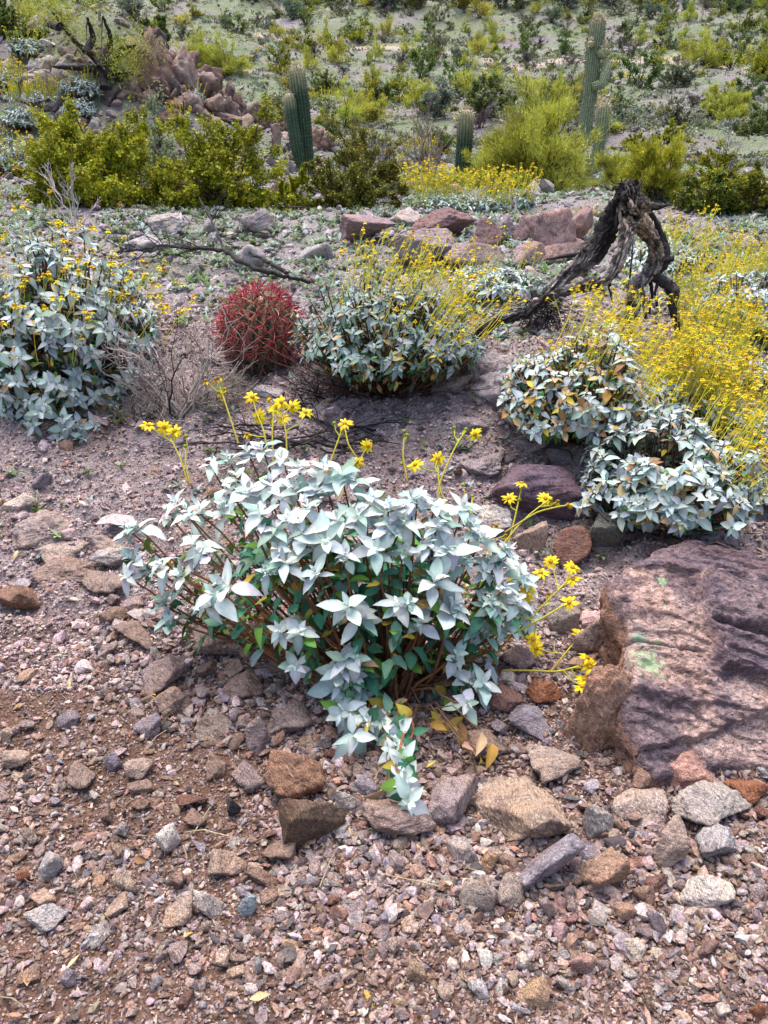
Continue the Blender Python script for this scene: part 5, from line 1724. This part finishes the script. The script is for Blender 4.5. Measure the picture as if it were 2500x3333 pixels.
dead_shrub('burnt black twigs piled under the broad olive bush', 1080, 1340, 420, 1220, 204, 36, (.035, .028, .03), 2, rad=.005, name='burnt_sticks')
dead_shrub('black twigs under the withered silver bush', 1760, 1440, 240, 1330, 205, 14, (.05, .035, .035), 2, rad=.005, name='burnt_sticks')
dead_shrub('dead twigs in front of the long low slab at the shelf', 1530, 920, 220, 830, 206, 12, (.10, .08, .08), 1, name='dead_shrub')
dead_shrub('tall bare white twigs rising before the green shrubs at left', 240, 660, 200, 470, 207, 9, (.42, .37, .35), 2, Y=7.0, rad=.006)
dead_shrub('bare black stems fanning up behind the rock shelf', 1150, 700, 330, 560, 208, 16, (.06, .045, .045), 2, Y=8.2, rad=.008)
dead_shrub('purplish bare thicket between the saguaros', 1190, 560, 240, 385, 209, 34, (.19, .16, .185), 3, Y=11, rad=.011)
dead_shrub('brownish bare shrub left of the single saguaro', 1380, 500, 170, 350, 210, 26, (.23, .17, .15), 3, Y=14, rad=.012)
dead_shrub('bare purple-grey bush at right among the green shrubs', 2350, 560, 110, 430, 211, 22, (.17, .14, .165), 3, Y=12, rad=.01)
dead_shrub('dry tan grass clump behind the pink outcrop', 1930, 740, 170, 660, 212, 90, (.50, .38, .22), 0, Y=7.6, rad=.004, name='dry_grass')
dead_shrub('dry straw tuft at the foot of the saguaro pair', 985, 640, 180, 545, 213, 120, (.52, .45, .34), 0, Y=9.5, rad=.006, name='dry_grass')
dead_shrub('dry straw tuft in front of the pink outcrop', 1880, 850, 150, 770, 214, 70, (.45, .36, .30), 0, Y=6.5, rad=.003, name='dry_grass')

# ------------------------------------------------------------------ green shrubs and small trees
def shrub_meshes(seed, w, h, nst, nleaf, leaf, pal, wts, kind='creosote', stemc=(.09, .07, .055), flowers=0, fsize=.022, clump=None, rad=.02, open_=.15, dep=.8, twig=0):
    """stems and foliage arrays of a shrub about its foot"""
    r = rs(seed)
    gs, gf = G(), G()
    v = nrm(r.normal(size=(nst * 3, 3)) * np.array([1, 1, .8]) + np.array([0, 0, .45]))
    v = v[v[:, 2] > .05][:nst]
    n = len(v)
    lum = 1 + .35 * fbm(v * 2.3 + r.uniform(0, 40, 3), 2, .5, seed)
    tip = v * np.array([w / 2, w / 2 * dep, h]) * (lum * r.uniform(.7, 1.05, n))[:, None]
    base = np.stack([r.normal(0, .04 * w, n), r.normal(0, .04 * w, n), np.zeros(n)], -1)
    ctl = base + (tip - base) * np.array([.35, .35, .6]) + r.normal(0, .06, (n, 3)) * h
    P = bez(base, ctl, tip, 9)
    P[:, 1:-1] += r.normal(0, .018 * h, (n, 7, 3))
    tubes(gs, P, np.linspace(rad, rad * .3, 9)[None] * r.uniform(.6, 1.2, (n, 1)), 4, jit(stemc, n, r, .25))
    # side twigs
    m = n * 4
    i = r.integers(0, n, m); j = r.integers(3, 9, m)
    a = P[i, j]
    d = nrm(nrm(P[i, j] - P[i, j - 1]) + r.normal(0, .55, (m, 3)))
    e = a + d * (h * r.uniform(.12, .32, m))[:, None]
    e[:, 2] = np.maximum(e[:, 2], .03 * h)
    Pt = bez(a, (a + e) / 2 + r.normal(0, .02 * h, (m, 3)), e, 5)
    tubes(gs, Pt, np.linspace(rad * .35, rad * .12, 5)[None], 3, jit(stemc, m, r, .25))
    # leaf points along twigs and outer stems, thinned into clumps
    q = r.integers(0, m, nleaf)
    f = r.uniform(.1, 1.08, nleaf)
    k = np.minimum((f * 4).astype(int), 3)
    ff = (f * 4 - k)[:, None]
    pos = Pt[q, k] * (1 - ff) + Pt[q, k + 1] * ff + r.normal(0, (clump or .035) * h, (nleaf, 3))
    dens = fbm(pos * (3.2 / h) + r.uniform(0, 30, 3), 3, .6, seed + 1)
    keep = dens > r.uniform(-.9, open_, nleaf)
    pos = pos[keep]
    pos[:, 2] = np.maximum(pos[:, 2], .02)
    tw = fbm(pos * (2.0 / h) + 7, 2, .5, seed + 4)
    col = pick(pal, wts, len(pos), r, .22) * (1 + .3 * tw)[:, None]
    if kind == 'feather':
        d = nrm(nrm(pos * np.array([1, 1, .6]) + 1e-6) * .6 + r.normal(0, .5, pos.shape) + np.array([0, 0, .45]))
        L = leaf * r.uniform(.5, 1.3, len(pos))
        w_ = L[:, None] * .055 * nrm(np.cross(d, r.normal(size=d.shape)))
        V = np.stack([pos - w_, pos + w_, pos + d * L[:, None]], 1)
        gf.add(V.reshape(-1, 3), np.arange(len(pos) * 3).reshape(-1, 3), np.repeat(col, 3, 0))
    else:
        flakes(gf, pos, leaf * r.uniform(.6, 1.3, len(pos)), col, r, tri=True, asp=.7)
    if flowers:
        fi = r.integers(0, len(pos), flowers)
        flakes(gf, pos[fi] + r.normal(0, .015 * h, (flowers, 3)), fsize, pick([(.62, .46, .01), (.5, .38, .02)], [.7, .3], flowers, r), r, tri=False, asp=.9)
    return gs, gf

OLIVE = [(.32, .33, .015), (.22, .25, .018), (.43, .39, .025), (.11, .135, .022)]
PALOV = [(.46, .46, .06), (.36, .40, .06), (.54, .51, .08), (.25, .30, .06)]
GREY_G = [(.20, .23, .13), (.27, .29, .18), (.15, .18, .09), (.32, .33, .22)]
DEEP = [(.12, .165, .04), (.165, .205, .05), (.075, .11, .04), (.23, .24, .06)]
BLUEG = [(.17, .23, .16), (.23, .28, .19), (.13, .17, .12), (.11, .14, .09)]

def shrub(label, px, Y, top, wpx, pal, seed, kind='creosote', nleaf=9000, leaf=.03, nst=26, flowers=0, name='shrub', cat='shrub', wts=(.4, .3, .2, .1), open_=.15, rad=.015, dep=.8, clump=None, group=None, vb=None):
    if vb: Y = ground(px, vb)[1]
    p = at_Y(px, Y)
    m = mpp(p)
    h = max(.25, height_at(px, top, Y) - p[2])
    root = empty(name, p, label, cat, group)
    gs, gf = shrub_meshes(seed, wpx * m, h, nst, nleaf, leaf, pal, wts, kind, flowers=flowers, open_=open_, rad=rad, dep=dep, clump=clump)
    gs.build('stems', M['stem'], root)
    gf.build('foliage', M['foliage'], root, smooth=False)
    return root
S = shrub
S('wide olive-green creosote with yellow flecks, left of the middle ground', 320, 8.3, 400, 480, OLIVE, 341, nleaf=90000, leaf=.034, nst=90, flowers=2600, dep=.6)
S('second olive creosote with bare sticks showing, right of the widest one', 720, 8.4, 405, 460, OLIVE, 302, nleaf=46000, leaf=.034, nst=56, flowers=1600, dep=.6, open_=.25)
S('dark sparse creosote in front of the purple bare thicket', 1140, 8.0, 520, 400, [(.12, .125, .012), (.075, .09, .012), (.2, .18, .02), (.05, .06, .015)], 303, nleaf=16000, leaf=.03, nst=34, flowers=400, open_=.5, dep=.6)
S('dark green creosote hanging below the saguaro pair', 940, 8.2, 575, 220, OLIVE, 304, nleaf=14000, leaf=.032, nst=22, flowers=300, open_=.5)
S('grey-green wispy shrub between the two creosotes', 545, 9.6, 390, 170, GREY_G, 305, nleaf=16000, leaf=.035, nst=26)
S('low olive shrub just below the rock pile', 470, 10.6, 365, 260, OLIVE, 306, nleaf=20000, leaf=.036, nst=26, flowers=300)
S('big feathery yellow-green palo verde between the single saguaro and the dead trunk', 1740, 11.2, 340, 430, PALOV, 307, 'feather', 90000, .075, 66, 700, 'palo_verde', 'tree', open_=.2, rad=.03, clump=.05)
S('feathery palo verde clump left of and below the big one', 1600, 11.2, 470, 180, PALOV, 308, 'feather', 22000, .07, 26, 500, 'palo_verde', 'tree', open_=.3, rad=.02)
S('bushy yellow-green palo verde directly behind the dead trunk top', 2130, 8.6, 450, 225, [(.44, .43, .03), (.33, .36, .04), (.55, .49, .04), (.2, .22, .04)], 309, 'feather', 52000, .055, 50, 900, 'palo_verde', 'tree', open_=.25, rad=.018)
S('yellow-green sprig bush right of the big palo verde', 2005, 10.0, 480, 120, PALOV, 310, 'feather', 15000, .06, 22, 100, 'palo_verde', 'tree', open_=.3)
S('dark green creosote right of the dead trunk', 2290, 8.0, 555, 250, [(.12, .15, .015), (.08, .11, .015), (.19, .2, .02), (.05, .07, .015)], 311, nleaf=30600, leaf=.026, nst=34, flowers=500, dep=.7)
S('green creosote at right edge behind the flower drift', 2450, 8.0, 570, 230, [(.19, .19, .02), (.13, .14, .02), (.25, .24, .02), (.07, .08, .015)], 312, nleaf=27200, leaf=.026, nst=34, flowers=700, dep=.7)
S('bright green creosote higher at right', 2350, 9.8, 500, 220, OLIVE, 313, nleaf=27200, leaf=.03, nst=34, flowers=500)
S('green shrub at right edge halfway up', 2475, 13.0, 370, 150, DEEP, 314, nleaf=20400, leaf=.04, nst=30, flowers=200, vb=450)
S('olive shrub right of the small slim saguaro', 2070, 12.5, 430, 140, OLIVE, 315, nleaf=18700, leaf=.035, nst=30, flowers=400, vb=492)
S('small yellow-green shrub beside the small slim saguaro', 2180, 13.5, 400, 130, OLIVE, 316, nleaf=15300, leaf=.035, nst=26, flowers=300, vb=470)
S('sparse mesquite behind the dark sparse creosote', 1170, 9.8, 440, 360, [(.2, .19, .03), (.14, .15, .03), (.28, .24, .03), (.1, .1, .03)], 317, nleaf=17000, leaf=.03, nst=40, flowers=700, open_=.5)
S('olive shrub left of the single saguaro', 1430, 12.6, 410, 110, DEEP, 318, nleaf=13600, leaf=.035, nst=26, flowers=200, vb=505)
S('yellow-green bush above the brownish bare shrub', 1380, 19, 262, 150, PALOV, 319, 'feather', 21600, 0.104, 34, 0, open_=.2, vb=372)
S('dark green bush left of the yellow-green bush', 1240, 20, 262, 100, DEEP, 320, nleaf=13600, leaf=.06, nst=24, vb=335)
S('grey-green bush left of the brownish bare shrub', 1215, 17, 335, 90, PALOV, 321, 'feather', 12600, 0.078, 24, vb=400)
S('wide green bush behind the palo verde', 1590, 19, 250, 170, [(.16, .2, .05), (.11, .15, .05), (.24, .26, .08), (.08, .1, .05)], 322, nleaf=22100, leaf=.06, nst=36, vb=368)
S('yellow-green bush left of the tall saguaro', 1800, 19, 265, 150, PALOV, 323, 'feather', 18000, 0.098, 30, vb=388)
S('feathery pale green bush right of the rock pile', 640, 24, 95, 130, PALOV, 324, 'feather', 18000, 0.104, 34, 0, 'palo_verde', 'tree', vb=238)
S('grey-green palo verde behind the right end of the rock pile', 740, 23, 125, 170, PALOV, 325, 'feather', 21600, 0.111, 36, 0, 'palo_verde', 'tree', vb=245)
S('olive bush on top of the slope behind the rock pile', 510, 27, 60, 90, DEEP, 326, nleaf=7000, leaf=.08, nst=24, vb=135)
S('dark bush at the top left corner', 30, 30, 20, 110, DEEP, 327, nleaf=9000, leaf=.09, nst=26, vb=125)
S('green bush beside the top left corner bush', 110, 32, 55, 110, DEEP, 328, nleaf=8000, leaf=.09, nst=26, vb=150)
S('round green creosote right of the saguaro pair', 1060, 22, 235, 120, DEEP, 329, nleaf=9000, leaf=.06, nst=30, vb=302)
S('pale olive bush on the right slope', 2360, 20, 285, 130, PALOV, 330, 'feather', 21600, 0.104, 34, vb=388)
S('grey-green bush right of the tall saguaro', 2200, 22, 205, 100, GREY_G, 331, nleaf=9000, leaf=.065, nst=30, vb=290)
S('yellowish bush at the right edge of the upper slope', 2475, 22, 120, 130, OLIVE, 332, nleaf=9000, leaf=.065, nst=30, flowers=600, vb=260)
S('olive bush on the upper right slope', 2290, 30, 95, 150, PALOV, 333, 'feather', 18000, 0.130, 34, vb=220)

def mesquite():
    """wispy tree with black twisting limbs over the left rise"""
    r = rs(401)
    p = ground(340, 305)
    Yt = p[1]
    m = mpp(p)
    root = empty('mesquite_tree', p, 'wispy yellow-green tree with crooked black limbs left of the rock pile', 'tree')
    def q(x, v, dy=0): return np.array([(x - 335) * m, dy, height_at(x, v, Yt) - p[2]])
    g = G()
    limbs = [[(345, 290), (335, 215), (305, 180), (270, 140), (245, 95), (225, 55)], [(345, 250), (380, 175), (420, 160), (455, 145)], [(340, 225), (365, 150), (380, 120), (370, 60)],
             [(335, 235), (280, 215), (220, 220), (175, 215)], [(345, 240), (390, 235), (430, 240)], [(300, 175), (320, 120), (315, 60)], [(250, 105), (200, 90), (170, 60)]]
    for L in limbs:
        limb(g, [q(x, v, r.normal(0, .2)) for x, v in L], np.linspace(.085, .02, len(L)), r, BLK, 8, 30, .2, .15)
    g.build('trunk', M['bark'], root)
    gf = G()
    pos = []
    for L in limbs:
        P = np.array([q(x, v) for x, v in L])
        for t in np.linspace(.45, 1, 7):
            c = np.array([np.interp(t * (len(P) - 1), range(len(P)), P[:, k]) for k in range(3)])
            pos.append(c + r.normal(0, 1, (330, 3)) * np.array([.26, .3, .18]) + np.array([0, 0, .12]))
    pos = np.concatenate(pos)
    dn = fbm(pos * 1.9 + 3, 3, .6, 5)
    pos = pos[dn > r.uniform(-.5, .6, len(pos))]
    d = nrm(r.normal(0, .7, pos.shape) + np.array([0, 0, .4]))
    L = .075 * r.uniform(.5, 1.3, len(pos))
    w_ = L[:, None] * .07 * nrm(np.cross(d, r.normal(size=d.shape)))
    gf.add(np.stack([pos - w_, pos + w_, pos + d * L[:, None]], 1).reshape(-1, 3), np.arange(len(pos) * 3).reshape(-1, 3), np.repeat(pick(PALOV + DEEP[:1], [.3, .3, .15, .15, .1], len(pos), r, .2), 3, 0))
    gf.build('crown', M['foliage'], root, smooth=False)
mesquite()

# ------------------------------------------------------------------ the far hillside: each shrub a thing, copied from a few kinds
def far_shrubs():
    r = rs(500)
    kinds = []
    for k, (pal, kd, lab, hh, nl, lf, op) in enumerate([
            (DEEP, 'creosote', 'dark green creosote', 1.2, 2600, .09, .25), (OLIVE, 'creosote', 'olive creosote', 1.15, 2600, .085, .25), (PALOV, 'feather', 'pale yellow-green wispy bush', 1.5, 5500, .13, .15),
            (GREY_G, 'creosote', 'grey-green rounded bush', .8, 2200, .085, .1), (BLUEG, 'creosote', 'blue-green dense bush', 1.5, 3000, .10, .2), ([(.11, .085, .085), (.15, .12, .12), (.075, .06, .06), (.17, .15, .1)], 'feather', 'bare dark brown bush', .7, 1500, .16, .4),
            (DEEP, 'creosote', 'dark green creosote', 1.35, 2600, .09, .45), (PALOV, 'feather', 'pale yellow-green wispy bush', 1.25, 5000, .13, .3)]):
        gs, gf = shrub_meshes(510 + k, 1.6, hh, 16, nl, lf, pal, (.4, .3, .2, .1), kd, open_=op, rad=.02)
        gf.V += gs.V; gf.C += gs.C
        gf.F4 += [f + gf.n for f in gs.F4]
        gf.n += gs.n
        fs = ([np.concatenate(gf.F3)] if gf.F3 else []) + ([np.concatenate(gf.F4)] if gf.F4 else [])
        kinds.append((mesh_arrays('far_shrub', np.concatenate(gf.V), fs, False, np.concatenate(gf.C), [M['foliage']]), lab))
    wts = np.array([.2, .15, .14, .16, .07, .14, .08, .06])
    put = []
    def far_one(x, y, s, k):
        me, lab = kinds[k]
        zn = 'lower' if y < 26 else ('middle' if y < 42 else 'upper')
        o = link('hillside_shrub', me, loc=(x, y, H(x, y)[0] - .03), rot=(0, 0, r.uniform(0, 6.3)), scale=(s * r.uniform(.85, 1.2), s * r.uniform(.85, 1.2), s * r.uniform(.8, 1.15)))
        o.color = (*np.clip(r.normal(1, .1) * r.normal(1, .06, 3), .6, 1.4), 1)
        tag(o, '%s scattered on the %s part of the far hillside' % (lab, zn), 'shrub', '%ss on the %s hillside' % (lab, zn))
        put.append((x, y, s))
    n = 0
    tries = 0
    while n < 270 and tries < 20000:
        tries += 1
        px, pv = r.uniform(-60, 2560), r.uniform(-20, 440) ** 1.0
        if px < 900 and pv > 130: continue
        if pv > 230 and r.random() > .3: continue
        p = ground(px, pv)
        if p[1] < 17.5 or p[1] > 85: continue
        s = r.uniform(.32, .85) * (1.15 if p[1] > 40 else 1)
        # leave open ground in drifts
        if fbm(np.array([[p[0] * .09, p[1] * .12, 0]]), 2, .5, 21)[0] < r.uniform(-.9, .35): continue
        if any((p[0] - a) ** 2 + (p[1] - b) ** 2 < (.75 * (s + c)) ** 2 for a, b, c in put): continue
        far_one(p[0], p[1], s, r.choice(8, p=wts))
        n += 1
    # the denser belt along the top of the picture
    for px in np.arange(820, 2520, 62):
        p = ground(px + r.uniform(-20, 20), r.uniform(-10, 35))
        far_one(p[0], min(p[1], 80), r.uniform(1.0, 1.7), r.choice([0, 1, 4, 2, 6]))
    # low dark tufts and grey scrub: past counting
    g = G()
    N = 24000
    y = 11 + 62 * r.random(N) ** 1.25
    x = r.uniform(-1, 1, N) * (2 + .68 * y)
    d = fbm(np.stack([x * .35, y * .35, 0 * x], -1), 3, .6, 33)
    k = d > r.uniform(-.8, .3, N)
    k &= ~((x < -1) & (y < 20))
    x, y = x[k], y[k]
    N = len(x)
    z = H(x, y)
    s = r.uniform(.08, .24, N)
    pal = pick([(.07, .065, .055), (.12, .13, .07), (.22, .26, .19), (.17, .18, .06), (.32, .34, .28), (.5, .4, .03)], [.18, .22, .26, .19, .11, .04], N, r, .2)
    m = 20
    v = nrm(r.normal(size=(N, m, 3)) + np.array([0, 0, .35])); v[..., 2] = np.abs(v[..., 2]) * .8
    pos = np.stack([x, y, z + .02], -1)[:, None] + v * (s[:, None] * r.uniform(.3, 1, (N, m)))[..., None]
    flakes(g, pos.reshape(-1, 3), np.repeat(s * .55, m), jit(np.repeat(pal, m, 0), N * m, r, .2), r, up=.6, asp=.5)
    o = g.build('scrub', M['foliage'], smooth=False)
    tag(o, 'low dark and grey tufts strewn over the far hillside', 'scrub', kind='stuff')
far_shrubs()

def litter():
    r = rs(611)
    g = G()
    n = 150
    y = r.uniform(.95, 3.2, n); x = r.uniform(-1, 1, n) * (.5 + .6 * y)
    z = H(x, y); z = z + micro(x, y, z) + .012
    a = np.stack([x, y, z], -1)
    th = r.uniform(0, 6.3, n); L = r.uniform(.03, .16, n)
    d = np.stack([np.cos(th), np.sin(th), r.normal(.05, .12, n)], -1) * L[:, None]
    tubes(g, np.stack([a, a + d * .5 + r.normal(0, .008, (n, 3)), a + d], 1), np.array([.0022, .0018, .001])[None], 4, pick([(.16, .10, .07), (.35, .26, .17), (.07, .05, .045)], [.4, .35, .25], n, r))
    n = 110
    y = r.uniform(.95, 2.8, n); x = r.uniform(-1, 1, n) * (.5 + .6 * y)
    z = H(x, y); z = z + micro(x, y, z) + .014
    th = r.uniform(0, 6.3, n)
    leaves(g, np.stack([x, y, z], -1), np.stack([np.cos(th), np.sin(th), r.normal(.1, .2, n)], -1), np.tile([0, 0, 1.], (n, 1)) + r.normal(0, .3, (n, 3)), r.uniform(.02, .055, n), r.uniform(.006, .018, n), r.normal(.3, .4, n), r.uniform(0, .7, n), pick(DRY, [.4, .3, .15, .15], n, r), 5, .15, 3)
    tag(g.build('litter', M['stem']), 'dry fallen twigs and curled leaves strewn on the gravel', 'litter', kind='stuff')
litter()
